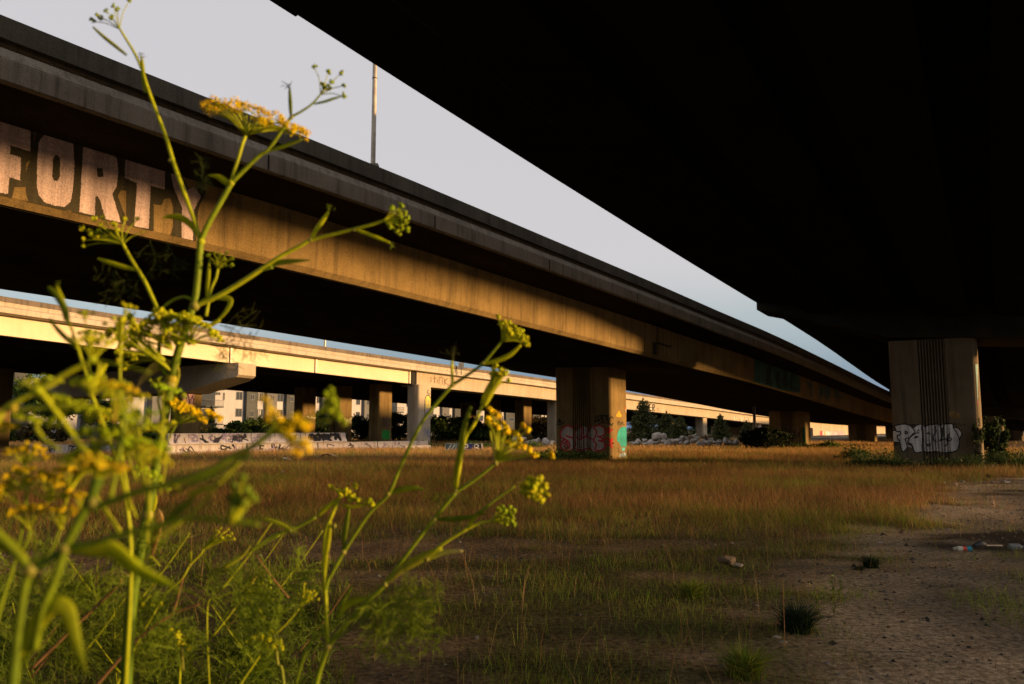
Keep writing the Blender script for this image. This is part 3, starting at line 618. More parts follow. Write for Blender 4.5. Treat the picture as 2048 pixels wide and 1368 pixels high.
# tall thin dry stalks near the camera
x, y = scatter(3.6, 11, 6); k = (f_path(x, y) < .6) & (fbm(x*.6, y*.6, 71) > .45); x, y = x[k], y[k]; n = len(x)
dryA.add(blades(x, y, RG.uniform(.25,.6,n), .006*np.ones(n), RG.uniform(.1,.6,n), pick(np.array([[.28,.17,.07],[.34,.22,.10],[.24,.12,.05]]), n), 2))
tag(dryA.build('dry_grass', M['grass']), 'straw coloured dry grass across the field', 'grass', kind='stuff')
tag(grnA.build('green_grass', M['grass']), 'short green grass tufts among the dirt', 'grass', kind='stuff')
# small stones, clods and litter specks of the dirt track
x, y = scatter(3.5, 26, 48); k = RG.uniform(0,1,len(x)) < f_bare(x, y)*.9+.02; x, y = x[k], y[k]; n = len(x)
sz = RG.uniform(.006, .03, n)*np.where(RG.uniform(0,1,n) < .06, 1.8, 1); acc = Acc()
th = RG.uniform(0, 2*pi, n); rows = []
for kx, ky, kz in ((-1,0,0),(0,-1,0),(1,0,0),(0,1,0),(0,0,.75),(.45,.2,.6)):
    jx = kx*RG.uniform(.6,1.2,n); jy = ky*RG.uniform(.6,1.2,n)
    rows.append(np.stack([x+(jx*np.cos(th)-jy*np.sin(th))*sz, y+(jx*np.sin(th)+jy*np.cos(th))*sz, f_h(x,y)-.004+kz*sz*RG.uniform(.6,1.1,n)], -1))
v = np.stack(rows, 1).reshape(-1, 3); ba = np.arange(n)*6
f = np.concatenate([np.stack([ba+a, ba+b, ba+c, ba+c], 1)[:, :3] for a, b, c in ((0,1,4),(1,5,4),(1,2,5),(2,3,5),(3,4,5),(3,0,4))])
tone = RG.choice([.05,.09,.16,.28], n, p=[.34,.32,.24,.10])[:, None]*np.array([[1,.86,.70]])
acc.add((v, f, np.repeat(tone, 6, axis=0)))
M['pebble'] = leafy('pebble', 0.0, var=.2, scale=50, rough=.9, spec=.1)
tag(acc.build('pebbles', M['pebble']), 'small stones and clods strewn over the dirt track', 'stones', kind='stuff')
# ------------------------------------------------------------------ foliage
M['leaf'] = leafy('foliage', .35, var=.25, scale=9, spec=.15)
def leaves(P, size, cols, aspect=.55, flat=0.0):
    P = np.asarray(P); n = len(P)
    a = RG.normal(0, 1, (n, 3)); a[:, 2] *= (1-flat); a /= np.linalg.norm(a, axis=1)[:, None]
    b = np.cross(a, RG.normal(0, 1, (n, 3))); b /= np.linalg.norm(b, axis=1)[:, None]+1e-9
    s = (size*RG.uniform(.6, 1.35, n))[:, None]
    v = np.stack([P-a*s, P+b*s*aspect*.9, P+a*s, P-b*s*aspect*.9], 1).reshape(-1, 3)
    f = np.arange(4*n).reshape(-1, 4)
    return v, f, np.repeat(cols, 4, axis=0)
def crown_points(blobs, n):
    out = []; tot = sum(b[3] for b in blobs)
    for c, r, rz, wgt in blobs:
        k = max(1, int(n*wgt/tot)); nsub = max(3, int(k/45)); 
        d = RG.normal(0, 1, (nsub, 3)); d /= np.linalg.norm(d, axis=1)[:, None]; rr = RG.uniform(.45, 1, (nsub, 1))**.6
        sub = d*rr*np.array([r, r, rz])+np.array(c)
        who = RG.integers(0, nsub, k); out.append(sub[who]+RG.normal(0, 1, (k, 3))*np.array([r, r, rz])*.17)
    return np.concatenate(out)
GREENS = {'dark': np.array([[.036,.062,.015],[.055,.08,.02],[.027,.047,.013]]), 'mid': np.array([[.075,.125,.02],[.11,.16,.025],[.05,.09,.016]]), 'black': np.array([[.016,.024,.008],[.022,.032,.010],[.012,.018,.006]]), 'olive': np.array([[.07,.075,.022],[.10,.095,.03],[.05,.052,.018]]), 'conifer': np.array([[.075,.088,.028],[.11,.11,.036],[.055,.066,.024]]), 'russet': np.array([[.075,.06,.025],[.10,.07,.03],[.05,.045,.02]])}
M['bark'] = plain('bark', (.08,.058,.04), .9, scale=12)
def bush(name, px, ytop, wpx, Y, label, cat='bush', group=None, n=2500, kind='mid', leaf=None, trunk=False, zb=0):
    s = F/Y; c = at(px, CY, Y); x = c.x; ht = at(px, ytop, Y).z; r = wpx/2/s
    t = thing(name, (x, Y, zb), label, cat, group)
    if trunk:
        blobs = [((x+random.uniform(-.5,.5)*r, Y+random.uniform(-.4,.4)*r, ht*random.uniform(.45,.86)), r*random.uniform(.4,.6), ht*random.uniform(.12,.2), 1) for _ in range(11)]+[((x,Y,ht*.6), r*.8, ht*.3, 2), ((x+.1*r,Y,ht*.86), r*.4, ht*.12, 1)]
    else:
        blobs = [((x+random.uniform(-.6,.6)*r, Y+random.uniform(-.3,.3)*r, ht*random.uniform(.25,.78)), r*random.uniform(.35,.55), ht*random.uniform(.16,.26), 1) for _ in range(8)]+[((x,Y,ht*.4), r*.85, ht*.4, 2.5)]
    P = crown_points(blobs, n); P[:, 2] = np.maximum(P[:, 2], .03)
    a = Acc(); a.add(leaves(P, leaf or max(.05, .035*Y/10), pick(GREENS[kind], len(P)))); a.build('crown' if trunk else 'foliage', M['leaf'], t)
    mb = MB()
    if trunk:
        mb.tube(spline([(x,Y,-.2),(x+.05,Y,ht*.25),(x-.1,Y,ht*.5),(x,Y,ht*.8)], 5), np.linspace(.035*ht, .008*ht, 16), 7)
        for k in range(6):
            z0 = ht*random.uniform(.25,.55); an = random.uniform(0, 2*pi); mb.tube(spline([(x,Y,z0),(x+.4*r*math.cos(an),Y+.4*r*math.sin(an),z0+.14*ht),(x+.75*r*math.cos(an),Y+.7*r*math.sin(an),z0+.3*ht)], 4), np.linspace(.016*ht, .004*ht, 9), 5)
        mb.build('trunk', M['bark'], t)
    else:
        for k in range(6):
            an = random.uniform(0, 2*pi); mb.tube(spline([(x,Y,-.1),(x+.3*r*math.cos(an),Y+.3*r*math.sin(an),.35*ht),(x+.6*r*math.cos(an),Y+.6*r*math.sin(an),.7*ht)], 4), np.linspace(.02*ht, .005*ht, 9), 5)
        mb.build('branches', M['bark'], t)
    return t
def conifer(px, ytop, wpx, Y, label, group, n=3500, kind='conifer', leaf=.12, sparse=False, zb=0):
    s = F/Y; x = at(px, CY, Y).x; ht = at(px, ytop, Y).z-zb; r = wpx/2/s
    t = thing('conifer', (x, Y, zb), label, 'conifer', group)
    P = []; mb = MB(); mb.tube([(x,Y,zb-.2),(x,Y,zb+ht*.5),(x,Y,zb+ht*.98)], [.03*ht,.018*ht,.004*ht], 6)
    lev = 9 if sparse else 15
    for i in range(lev):
        f = .06+.9*i/lev; L_ = r*(1-f)**(.75)*random.uniform(.85,1.15)+.04*r; nb_ = 6 if sparse else 9
        for k in range(nb_):
            an = 2*pi*(k+random.random())/nb_; l = L_*random.uniform(.65,1.2); z0 = zb+ht*(f+random.uniform(-.02,.02))
            m_ = max(4, int(n/(lev*nb_)*(1.6*(1-f)+.3))); u = RG.uniform(.1, 1, m_)
            q = np.stack([x+math.cos(an)*l*u, Y+math.sin(an)*l*u, z0+(.10*u-.16*u*u)*l*1.4], -1)+RG.normal(0, 1, (m_, 3))*np.array([.10*l, .10*l, .018*ht]); P.append(q)
            mb.tube([(x,Y,z0),(x+math.cos(an)*l*.9,Y+math.sin(an)*l*.9,z0-.03*l)], [.006*ht,.002*ht], 4)
    P.append(np.stack([x+RG.normal(0,.02*r,25), Y+RG.normal(0,.02*r,25), zb+ht*RG.uniform(.9,1.02,25)], -1))
    P = np.concatenate(P); P[:, 2] = np.maximum(P[:, 2], .03)
    a = Acc(); a.add(leaves(P, leaf, pick(GREENS[kind], len(P)), .35)); a.build('crown', M['leaf'], t); mb.build('trunk', M['bark'], t)
    return t
bush('broadleaf_tree', 128, 736, 165, 104, 'big dense green tree in front of the left apartment block', 'tree', 'trees by the apartments', 9000, 'mid', .30, True)
bush('broadleaf_tree', 215, 800, 90, 100, 'low dark tree right of the big tree, behind the fennel', 'tree', 'trees by the apartments', 4000, 'dark', .28, True)
bush('bush', 100, 838, 110, 92, 'brownish twiggy bush below the big tree', 'bush', 'bushes behind the barriers', 2500, 'russet', .22)
bush('bush', 310, 845, 90, 88, 'green bush left of the hammerhead column', 'bush', 'bushes behind the barriers', 2200, 'mid', .22)
conifer(428, 812, 38, 97, 'small dark conifer below the apartment balcony', 'young conifers', 1600, 'dark', .16)
for px, yt, wd, Y, kd, lb in ((395,838,60,90,'olive','olive bush behind the left end of the white barriers'), (500,834,60,94,'mid','round green bush against the white apartment wall'), (552,830,60,96,'dark','dark bush below the grey apartment bays'), (640,846,50,96,'dark','dark bush between the first two slim columns of the sunlit viaduct'),
        (655,822,40,112,'dark','tall dark bush right of the leftmost slim column'), (722,826,54,104,'dark','dark green bush between the second and third slim columns'), (797,821,66,102,'dark','dense dark bush left of the tagged column'), (880,828,70,100,'mid','wide green bush right of the tagged column'), (930,832,66,104,'dark','dark bush under the low viaduct soffit'),
        (985,852,50,98,'mid','low bush right of the wide green one'), (1075,822,56,104,'russet','reddish tree-like bush left of the near column')):
    bush('bush', px, yt, wd*1.5, Y, lb, 'bush', 'bushes under the sunlit viaduct', 5200, kd, .2)
for px, yt, wd, Y, kd, lb in ((362,852,70,86,'mid','leafy green bush right above the left end of the white barriers'), (450,856,80,84,'mid','long low green bush above the middle of the white barriers'), (530,852,70,86,'mid','bright green bush above the right part of the white barriers'), (600,850,60,88,'olive','olive green bush at the foot of the leftmost slim column'), (30,846,90,96,'mid','green bush at the foot of the dark tower'), (255,838,70,94,'mid','green bush between the low dark tree and the hammerhead column')):
    bush('bush', px, yt, wd*1.3, Y, lb, 'bush', 'bushes behind the barriers', 3600, kd, .2)
conifer(1284, 797, 84, 92, 'tallest conifer before the sunlit viaduct, next to the near column', 'conifers before the sunlit viaduct', 6500, leaf=.16)
conifer(1330, 824, 84, 94, 'conifer right of the tallest one', 'conifers before the sunlit viaduct', 4200, leaf=.16)
conifer(1356, 832, 66, 90, 'low rounded conifer at the left end of the rock pile', 'conifers before the sunlit viaduct', 3600, leaf=.16)
conifer(1436, 828, 52, 98, 'lone pointed conifer between the rock pile and the sunlit viaduct', 'conifers before the sunlit viaduct', 3600, leaf=.15)
conifer(1488, 842, 42, 100, 'small conifer left of the dark post', 'conifers before the sunlit viaduct', 2600, leaf=.15)
for px, yt, wd, lb in ((1320,785,16,'sparse far conifer top, leftmost above the viaduct rail'), (1344,788,16,'sparse far conifer top, second above the viaduct rail'), (1388,794,22,'bushy far conifer top above the viaduct rail'), (1406,797,20,'far conifer top right of the bushy one'), (1418,800,16,'far conifer top just left of the thin light pole'), (1476,808,26,'far conifer top left of the dark post')):
    conifer(px, yt, wd*1.6, 230, lb, 'far conifers beyond the sunlit viaduct', 1500, 'dark', .45, True)
for px, yt, wd in ((1440,803,40), (1462,806,40), (1500,812,40), (1530,818,44)):
    bush('broadleaf_tree', px, yt, wd*1.3, 228, 'far dark tree crown seen above the viaduct rail', 'tree', 'far trees above the viaduct rail', 1600, 'dark', .5, True)
bush('bush', 1523, 850, 100, 62, 'dark bush in the shade left of the second near column', 'bush', None, 7000, 'black', .12)
bush('bush', 1975, 826, 54, 37.5, 'leafy dark bush beside the graffitied right column', 'bush', None, 5000, 'dark', .08)
bush('bush', 1945, 826, 26, 34, 'dark vine clump on the lit edge of the right column', 'bush', None, 900, 'dark', .06)
def weeds(px, py, wpx, Y, hpx, label, n=500, kind='mid', nm='weed_clump'):
    s = F/Y; x = at(px, CY, Y).x; h = hpx/s; r = wpx/2/s
    k = n; xx = x+RG.normal(0, r*.5, k); yy = Y+RG.normal(0, min(r, .8)*.5, k); hh = h*RG.uniform(.4, 1.05, k)*np.exp(-((xx-x)/r)**2*.6)
    a = Acc(); a.add(blades(xx, yy, hh, .016*np.ones(k)*Y/30, RG.uniform(.1,.7,k), pick(GREENS['dark' if px > 1690 else kind]*1.6, k), 2))
    P = np.stack([xx+RG.normal(0,.12,k), yy+RG.normal(0,.1,k), hh*RG.uniform(.1,.9,k)], -1); a.add(tuple(_pad(leaves(P, .055*Y/30, pick(GREENS['dark' if px > 1690 else kind], k)))))
    o = a.build(nm, M['leaf'], loc=(x, Y, 0)); tag(o, label, 'weeds', 'weeds at the column feet'); return o
def _pad(t): return t
for a_ in ((1720,905,70,33,40,'green weeds left of the right column'), (1762,905,60,32,46,'tall weeds at the left foot of the right column'), (1700,892,60,42,34,'weeds before the third near column'), (1800,912,70,31.5,26,'low weeds before the left half of the painted piece'), (1870,915,80,31.5,32,'weeds hiding the bottom of the painted piece'), (1925,912,70,31.5,40,'dark weeds at the right foot of the right column'), (1985,912,80,33,44,'weeds under the leafy dark bush'), (2035,915,70,33,48,'weeds at the right edge of the picture'),
           (1092,905,50,40,30,'weeds left of the near column'), (1130,915,70,38.5,34,'weeds at the left foot of the near column'), (1185,918,70,38.5,26,'weeds before the flutes of the near column'), (1650,890,40,66,18,'weeds right of the second near column'), (1590,892,90,66,12,'low weeds before the second near column'), (845,882,60,72,14,'pale weeds at the foot of the tagged column'), (940,884,110,70,16,'pale weeds above the blue lettered barrier'), (760,884,80,72,14,'pale weeds left of the tagged column'), (1060,888,60,64,18,'green weeds before the grey rocks')):
    weeds(*a_, n=420)
# unseen leaf screen added on the right to filter the low sun (it stands outside the picture)
P = []
for t0, t1, h, u0, den in ((-14, 13, 2.3, 24, 45), (13, 36, 4.9, 25, 11)):
    n = int((t1-t0)*4*h*den); t = RG.uniform(t0, t1, n); u = u0+RG.uniform(0, 4, n); z = RG.uniform(0, 1, n)*h*(.8+.35*vnoise(t*.5, u*0, 77))
    k = vnoise(t*.9, z*.9, 78)+.25*vnoise(t*3, z*3, 79) > (.30 if h > 3 else .12)
    P.append(np.stack([eA[0]+dA[0]*t+nA[0]*u, eA[1]+dA[1]*t+nA[1]*u, z], -1)[k])
P = np.concatenate(P); a = Acc(); a.add(leaves(P, .13, pick(GREENS['dark'], len(P))))
tag(a.build('unseen_leaf_screen', M['leaf']), 'unseen leaf screen added beyond the dirt track to filter the low sun', 'unseen_leaf_screen', kind='stuff')
# ================================================================== APARTMENTS
fb0 = np.array([-56.0, 130.0]); fbd = np.array([.487, .873]); fbn = np.array([.873, -.487])
def fs(px):                               # distance along the facade seen at a pixel column
    r = ray(px, 858)[0]; return (r*fb0[1]-fb0[0])/(fbd[0]-r*fbd[1])
def fz(px, py, off=0):
    s = fs(px); return H+ray(px, py)[1]*(fb0[1]+s*fbd[1])
def fbox(mb, s0, s1, o0, o1, z0, z1):
    o = fb0+fbd*s0+fbn*o0; mb.obox((o[0], o[1], z0), (fbd[0]*(s1-s0), fbd[1]*(s1-s0), 0), (fbn[0]*(o1-o0), fbn[1]*(o1-o0), 0), (0, 0, z1-z0))
M['stucco'] = concrete('white_stucco', (.36,.345,.34), (.43,.41,.40), streak=.12, speck=.1, bump=.05, sc=.5)
M['bay'] = concrete('charcoal_cladding', (.055,.058,.055), (.085,.088,.082), streak=.1, speck=.15, sc=.5)
M['bay2'] = concrete('grey_cladding', (.11,.11,.105), (.15,.15,.14), streak=.1, speck=.15, sc=.5)
M['glass'] = plain('dark_window_glass', (.025,.032,.036), .12, 0, .3, 3, .6)
M['frame'] = plain('window_frame', (.10,.10,.10), .5)
M['curtain'] = plain('curtain', (.35,.36,.32), .9)
def window(parent, s0, s1, z0, z1, off=0, curtain=None):
    mb = MB(); fbox(mb, s0, s1, off-.12, off+.045, z0, z1); w_ = mb.build('window', M['frame'], parent)
    mb = MB(); mid = (s0+s1)/2
    fbox(mb, s0+.1, mid-.05, off+.02, off+.055, z0+.1, z1-.1); fbox(mb, mid+.05, s1-.1, off+.02, off+.055, z0+.1, z1-.1); mb.build('pane', M['glass'], w_)
    if curtain:
        mb = MB(); fbox(mb, s0+.12, s0+.12+(s1-s0-.24)*curtain, off+.056, off+.06, z0+.3*(z1-z0), z1-.12); mb.build('curtain', M['curtain'], w_)
apt = thing('apartment_building', (fb0[0]+fbd[0]*40, fb0[1]+fbd[1]*40, 0), 'long white apartment block with charcoal bays behind the sunlit viaduct', 'building', 'apartment blocks')
S0, S1 = fs(395), fs(1120)
mb = MB(); fbox(mb, S0, S1, -14, 0, -.3, 13.2); mb.build('wall', M['stucco'], apt)
mb = MB(); fbox(mb, S0-.3, S1+.3, -14.3, .25, 13.203, 13.6); mb.build('roof', M['bay2'], apt)
for k, (a, b) in enumerate(((486,508),(527,547),(566.5,586),(639,664),(723,740),(745,765),(846,862),(880,894),(905,920),(929,954),(985,1000),(1008,1030),(1062,1078))):
    mb = MB(); fbox(mb, fs(a), fs(b), .02, .7, -.25, 13.8 if k % 2 else 13.0); mb.build('bay', M['bay'] if k % 3 != 1 else M['bay2'], apt)
    sm = (fs(a)+fs(b))/2; hw = .28*(fs(b)-fs(a))
    for zf in (3.4, 6.4, 9.4): window(apt, sm-hw*.7, sm+hw*.7, zf+.4, zf+1.5, .70)
R_ = random.Random(5)
for a, b in ((469.5,482.5),(510,515),(516.5,524.5),(552,564),(588,593),(632,638.5),(711,719),(785,792),(812,819),(866,873),(895,902),(921,927),(958,966),(1001,1006),(1034,1042),(1050,1057),(1085,1092),(1102,1109)):
    for zf in (.8, 3.75, 6.75, 9.75):
        window(apt, fs(a), fs(b), zf, zf+1.5, 0, R_.choice([None, None, None, .4]))
for (a, b, y0, y1) in ((428,438,784,790),(443,447,785,800)):
    window(apt, fs(a), fs(b), fz(a, y1), fz(a, y0))
# balconies
M['rail'] = plain('dark_balcony_rail', (.03,.03,.03), .5)
def balcony(s0, s1, z, off=0):
    mb = MB(); fbox(mb, s0, s1, off, off+1.5, z-.25, z); b = mb.build('balcony', M['bay'], apt)
    mb = MB(); fbox(mb, s0, s1, off+1.44, off+1.49, z+1.0, z+1.06); fbox(mb, s0, s1, off+1.44, off+1.49, z+.08, z+.13)
    n = int((s1-s0)/.22)
    for i in range(n+1):
        s = s0+(s1-s0-.04)*i/n; fbox(mb, s, s+.035, off+1.45, off+1.48, z+.13, z+1.0)
    mb.build('railing', M['rail'], b)
    mb = MB(); fbox(mb, s0+.1, s1-.7, off+.01, off+.06, z+.02, z+2.5); dr = mb.build('sliding_door', M['glass'], apt)
for (a, b) in ((398,434),(781,797),(1040,1050)):
    for z in (2.5, 5.5, 8.5): balcony(fs(a), fs(b), z)
apt2 = thing('apartment_building', (fb0[0]-fbd[0]*15, fb0[1]-fbd[1]*15, 0), 'left apartment block with dark tower, half hidden by the big tree', 'building', 'apartment blocks')
mb = MB(); fbox(mb, fs(15), fs(345), -12, 0, -.3, fz(60, 757)); mb.build('wall', M['stucco'], apt2)
mb = MB(); fbox(mb, fs(12), fs(45), .01, 1.2, -.25, fz(30, 745)); mb.build('bay', M['bay'], apt2)
mb = MB(); fbox(mb, fs(160), fs(195), .01, 1.2, -.25, fz(178, 738)); mb.build('bay', M['bay'], apt2)
mb = MB(); fbox(mb, fs(292), fs(322), .01, 1.2, -.25, fz(60, 757)+.6); mb.build('bay', M['bay2'], apt2)
mb = MB(); fbox(mb, fs(196), fs(268), -11, -.5, fz(60,757)+.003, fz(230, 748)); mb.build('penthouse', M['bay2'], apt2)
for a, b in ((50,58),(201,209),(226,234),(246,254)):
    for zf in (1.6, 4.5, 7.4): window(apt2, fs(a), fs(b), zf, zf+1.5, 0, R_.choice([None,.4]))
for z in (3.6, 6.5):
    mb = MB(); fbox(mb, fs(47), fs(68), 0, 1.3, z-.2, z); bb = mb.build('balcony', M['bay2'], apt2)
# ================================================================== CONCRETE BARRIERS
def jersey(p0, d, L_, z0, h, label, seed, nsq, cols, group='concrete barriers', nm='jersey_barrier', wsq=1.6):
    d = np.array([d[0], d[1]])/np.hypot(*d); n = np.array([d[1], -d[0]])
    o = thing(nm, (p0[0], p0[1], 0), label, 'barrier', group)
    prof = [(.30,0),(.30,.07),(.13,.42*h),(.085,h),(-.085,h),(-.13,.42*h),(-.30,.07),(-.30,0)]
    vs = [(p0[0]+d[0]*t+n[0]*a, p0[1]+d[1]*t+n[1]*a, z0+b) for t in (.012, L_-.012) for a, b in prof]; k = len(prof)
    mb = MB(); mb.add(vs, [tuple(range(k))[::-1], tuple(range(k, 2*k))]+[(i,(i+1)%k,k+(i+1)%k,k+i) for i in range(k)]); bd = mb.build('barrier_body', M['white'], o)
    fa = lambda t, v: np.stack([p0[0]+d[0]*t+n[0]*(np.interp(v, [.07,.42*h,h], [.30,.13,.085])+.006), p0[1]+d[1]*t+n[1]*(np.interp(v, [.07,.42*h,h], [.30,.13,.085])+.006), z0+v], -1)
    sh = []; R = random.Random(seed)
    for i in range(nsq):
        x = R.uniform(.3, L_-.6); 
        p = [(x+R.uniform(-.35,.35), R.uniform(.1, h-.05)) for _ in range(R.randint(4,6))]; sh.append(('s', sp(p, 5), R.choice(cols), R.uniform(.04,.12)*wsq/1.6))
    for i in range(int(L_*1.6)):                       # rust and rain runs
        x = R.uniform(.1, L_-.1); y = R.uniform(.5,1)*h; sh.append(('s', [(x,y),(x+R.uniform(-.02,.02), y-R.uniform(.15,.45))], R.choice([(.22,.10,.03),(.30,.16,.05),(.12,.08,.05)]), R.uniform(.02,.045)))
    paint('graffiti', fa, (.02, L_-.02), (.08, h-.01), .028, sh, bd, to=lambda u, v: (u, v))
    return o, fa, bd
BC = [(.04,.035,.04), (.03,.03,.035), (.12,.09,.11), (.30,.24,.30)]
bd_ = np.array([.578, .816]); bs = np.array([-21.5, 50.0])
def bp_(t, off=0): q = bs+bd_*t+np.array([bd_[1], -bd_[0]])*off; return (q[0], q[1])
jersey(bp_(0), bd_, 6.1, .62, .70, 'upper white barrier with black and lilac scribbles, left end of the stack', 51, 22, BC)
jersey(bp_(6.15), bd_, 4.2, .62, .70, 'upper white barrier with rust runs, middle of the stack', 52, 3, BC)
jersey(bp_(10.4), bd_, 4.4, .62, .70, 'upper white barrier ending in bold black and white lettering', 53, 16, [(.02,.02,.02)], wsq=3)
for k, (t, L_, lb) in enumerate(((-.4, 6.1, 'lower barrier half buried in dry grass under the left upper barrier'), (5.8, 6.1, 'lower barrier half buried in dry grass under the middle upper barrier'), (12, 6.1, 'lower barrier running past the right end of the stack'), (18.2, 6.1, 'lower pale barrier nearest the tagged column'))):
    jersey(bp_(t, .12), bd_, L_, -.1, .70, lb, 60+k, 9 if k < 2 else 4, BC)
q = at(890, 900, 58); jersey((q.x, 58), (1, .12), 2.75, -.12, .68, 'short barrier with dark blue letters RB on white', 71, 0, BC)
ob, fab, bdb = jersey((at(800, 900, 60).x, 62.5), (.578,.816), 3, -.3, .6, 'low pale barrier in the weeds left of the blue lettered one', 72, 3, BC)
q0 = (at(890, 900, 58).x, 58.0); dd_ = np.array([1,.12])/np.hypot(1,.12); nn_ = np.array([dd_[1], -dd_[0]])
fr = lambda t, v: np.stack([q0[0]+dd_[0]*t+nn_[0]*(np.interp(v, [.07,.28,.68], [.30,.13,.085])+.012), q0[1]+dd_[1]*t+nn_[1]*(np.interp(v, [.07,.28,.68], [.30,.13,.085])+.012), -.12+v], -1)
NV = (.03,.05,.20)
S = [('p', [(.05,.15),(.9,.12),(1.0,.66),(.05,.66)], (.05,.09,.12)), ('s', [(.18,.18),(.45,.6)], (.45,.5,.5), .06), ('s', [(.42,.18),(.7,.6)], (.45,.5,.5), .06), ('s', [(.7,.2),(.85,.6)], (.30,.35,.38), .05),
     ('p', [(1.15,.10),(1.95,.10),(2.0,.67),(1.15,.67)], NV), ('s', sp([(1.35,.12),(1.35,.6),(1.6,.58),(1.62,.42),(1.4,.38),(1.65,.12)], 4), (.66,.64,.62), .075),
     ('p', [(2.0,.1),(2.65,.12),(2.6,.67),(2.02,.67)], (.02,.03,.06)), ('s', sp([(2.15,.12),(2.15,.6),(2.4,.55),(2.35,.4),(2.17,.38),(2.42,.3),(2.4,.15),(2.16,.13)], 4), (.66,.64,.62), .06)]
paint('graffiti', fr, (.03, 2.7), (.09, .67), .025, S, [o for o in bpy.data.objects if o.get('label', '').startswith('short barrier')][0], to=lambda u, v: (u, v))
q = at(78, 902, 52); jersey((q.x, 51), (1, .25), 2.2, -.1, .7, 'striped black and white painted barrier in the dry grass at the far left', 73, 12, [(.03,.03,.05), (.05,.05,.12)])
q = at(150, 900, 55); jersey((q.x, 54), (1, .3), 3.0, -.1, .62, 'pale scribbled barrier behind the fennel, right of the striped one', 74, 8, BC)
# ================================================================== ROCKS
M['rock'] = concrete('grey_quarry_rock', (.38,.33,.28), (.60,.54,.47), streak=.2, sc=2.2, bump=.5, speck=.4, dirt=(.10,.08,.06))
M['rock2'] = concrete('tan_rock', (.20,.14,.085), (.32,.235,.15), streak=.2, sc=2.2, bump=.5, speck=.4)
def rock(name, px, py, wpx, hpx, Y, label, group=None, mat='rock', seed=0, zc=None):
    s = F/Y; c = at(px, py, Y); rx = wpx/2/s; rz = hpx/2/s
    bm = bmesh.new(); bmesh.ops.create_icosphere(bm, subdivisions=3, radius=1)
    R = random.Random(seed); pl = []
    for k in range(11):
        v = Vector((R.gauss(0,1), R.gauss(0,1), R.gauss(0,1))).normalized(); pl.append((v, R.uniform(.45,.85)))
    for v in bm.verts:
        for n_, dd in pl:
            e = v.co.dot(n_)-dd
            if e > 0: v.co -= n_*e*.92
        v.co *= 1+.07*mnoise.noise(v.co*2.3+Vector((seed,0,0)))
    an = R.uniform(0, pi)
    for v in bm.verts:
        x, y = v.co.x*math.cos(an)-v.co.y*math.sin(an), v.co.x*math.sin(an)+v.co.y*math.cos(an)
        v.co = Vector((x*rx*1.12, y*rx*1.0, v.co.z*rz*1.15))
    me = bpy.data.meshes.new(name); bm.to_mesh(me); bm.free(); me.materials.append(M[mat])
    o = bpy.data.objects.new(name, me); COL.objects.link(o); o.location = (c.x, Y, max(c.z, rz*.55) if zc is None else zc)
    return tag(o, label, 'rock', group)
for k, (px, py, w_, h_, Y, lb, mt) in enumerate(((1313,872,24,14,77,'largest pale boulder crowning the left half of the rock pile','rock'), (1328,876,13,17,75.5,'upright boulder right of the largest one','rock'), (1391,874,13,14,77,'dark rounded boulder at the top of the middle of the pile','rock'), (1300,886,18,11,74,'grey boulder below the largest one','rock'), (1290,881,14,10,75,'tilted boulder left of the largest one','rock'), (1322,890,14,8,72.5,'tan boulder at the front foot of the pile','rock2'), (1338,885,12,15,73.5,'slanted slab right of the upright boulder','rock'), (1420,880,18,12,76,'broad flat-topped boulder right of the middle','rock'), (1437,884,16,11,75,'grey boulder near the right end of the pile','rock'), (1457,886,18,10,75,'low wide boulder at the right end of the pile','rock'))):
    rock('boulder', px, py, w_, h_, Y, lb, 'boulders of the rock pile', mt, k+1)
R_ = random.Random(9); k = 20
for (xa, xb, n_) in ((1262,1300,9),(1300,1345,9),(1345,1420,20),(1420,1478,9),(1030,1110,12)):
    for i in range(n_):
        px = xa+(xb-xa)*(i+R_.random())/n_; up = R_.random(); Y = 73+3*up; w_ = R_.uniform(9,19)
        rock('boulder', px, 889-up*(13 if 1355<px<1410 or xa==1030 else 6)-R_.uniform(0,2), w_, w_*R_.uniform(.55,.85), Y, 'mid sized angular grey rock in the pile' if xa > 1100 else 'pale rock in the heap left of the near column', 'boulders of the rock pile' if xa > 1100 else 'rocks left of the near column', 'rock' if R_.random() < .8 else 'rock2', k); k += 1
rock('stone', 1455, 1122, 40, 22, gnd(1452, 1134).y, 'angular tan rock lying in the grass of the foreground', None, 'rock2', 201)
rock('stone', 1472, 1130, 26, 8, gnd(1472, 1134).y, 'flat stone leaning against the tan rock', None, 'rock', 202)
M['whitestone'] = plain('pale_rubble', (.30,.27,.24), .9, scale=14)
for k, (px, py, w_, h_, lb) in enumerate(((1887,966,10,5,'pale rubble lump at the tip of the dirt track, left'), (1908,968,15,5,'flat pale rubble slab at the tip of the dirt track'), (1926,963,8,5,'pale rubble lump behind the flat slab'), (1984,965,7,5,'small pale rubble lump alone on the shaded track'), (1553,1275,24,6,'flat pale stone beside the dark tussock'), (1565,1284,18,4,'small flat stone before the dark tussock'), (1792,1062,8,3,'low pale stone by the dark clods'), (1915,1006,8,3,'thin pale chip on the middle of the track'), (1985,1008,10,5,'pale crumpled scrap on the shaded track'), (2027,1027,9,4,'pale scrap near the right edge of the track'))):
    rock('stone', px, py, w_, h_, gnd(px, py+h_*.4).y, lb, 'pale stones on the dirt track', 'whitestone', 210+k, zc=.4*h_/F*gnd(px, py).y)
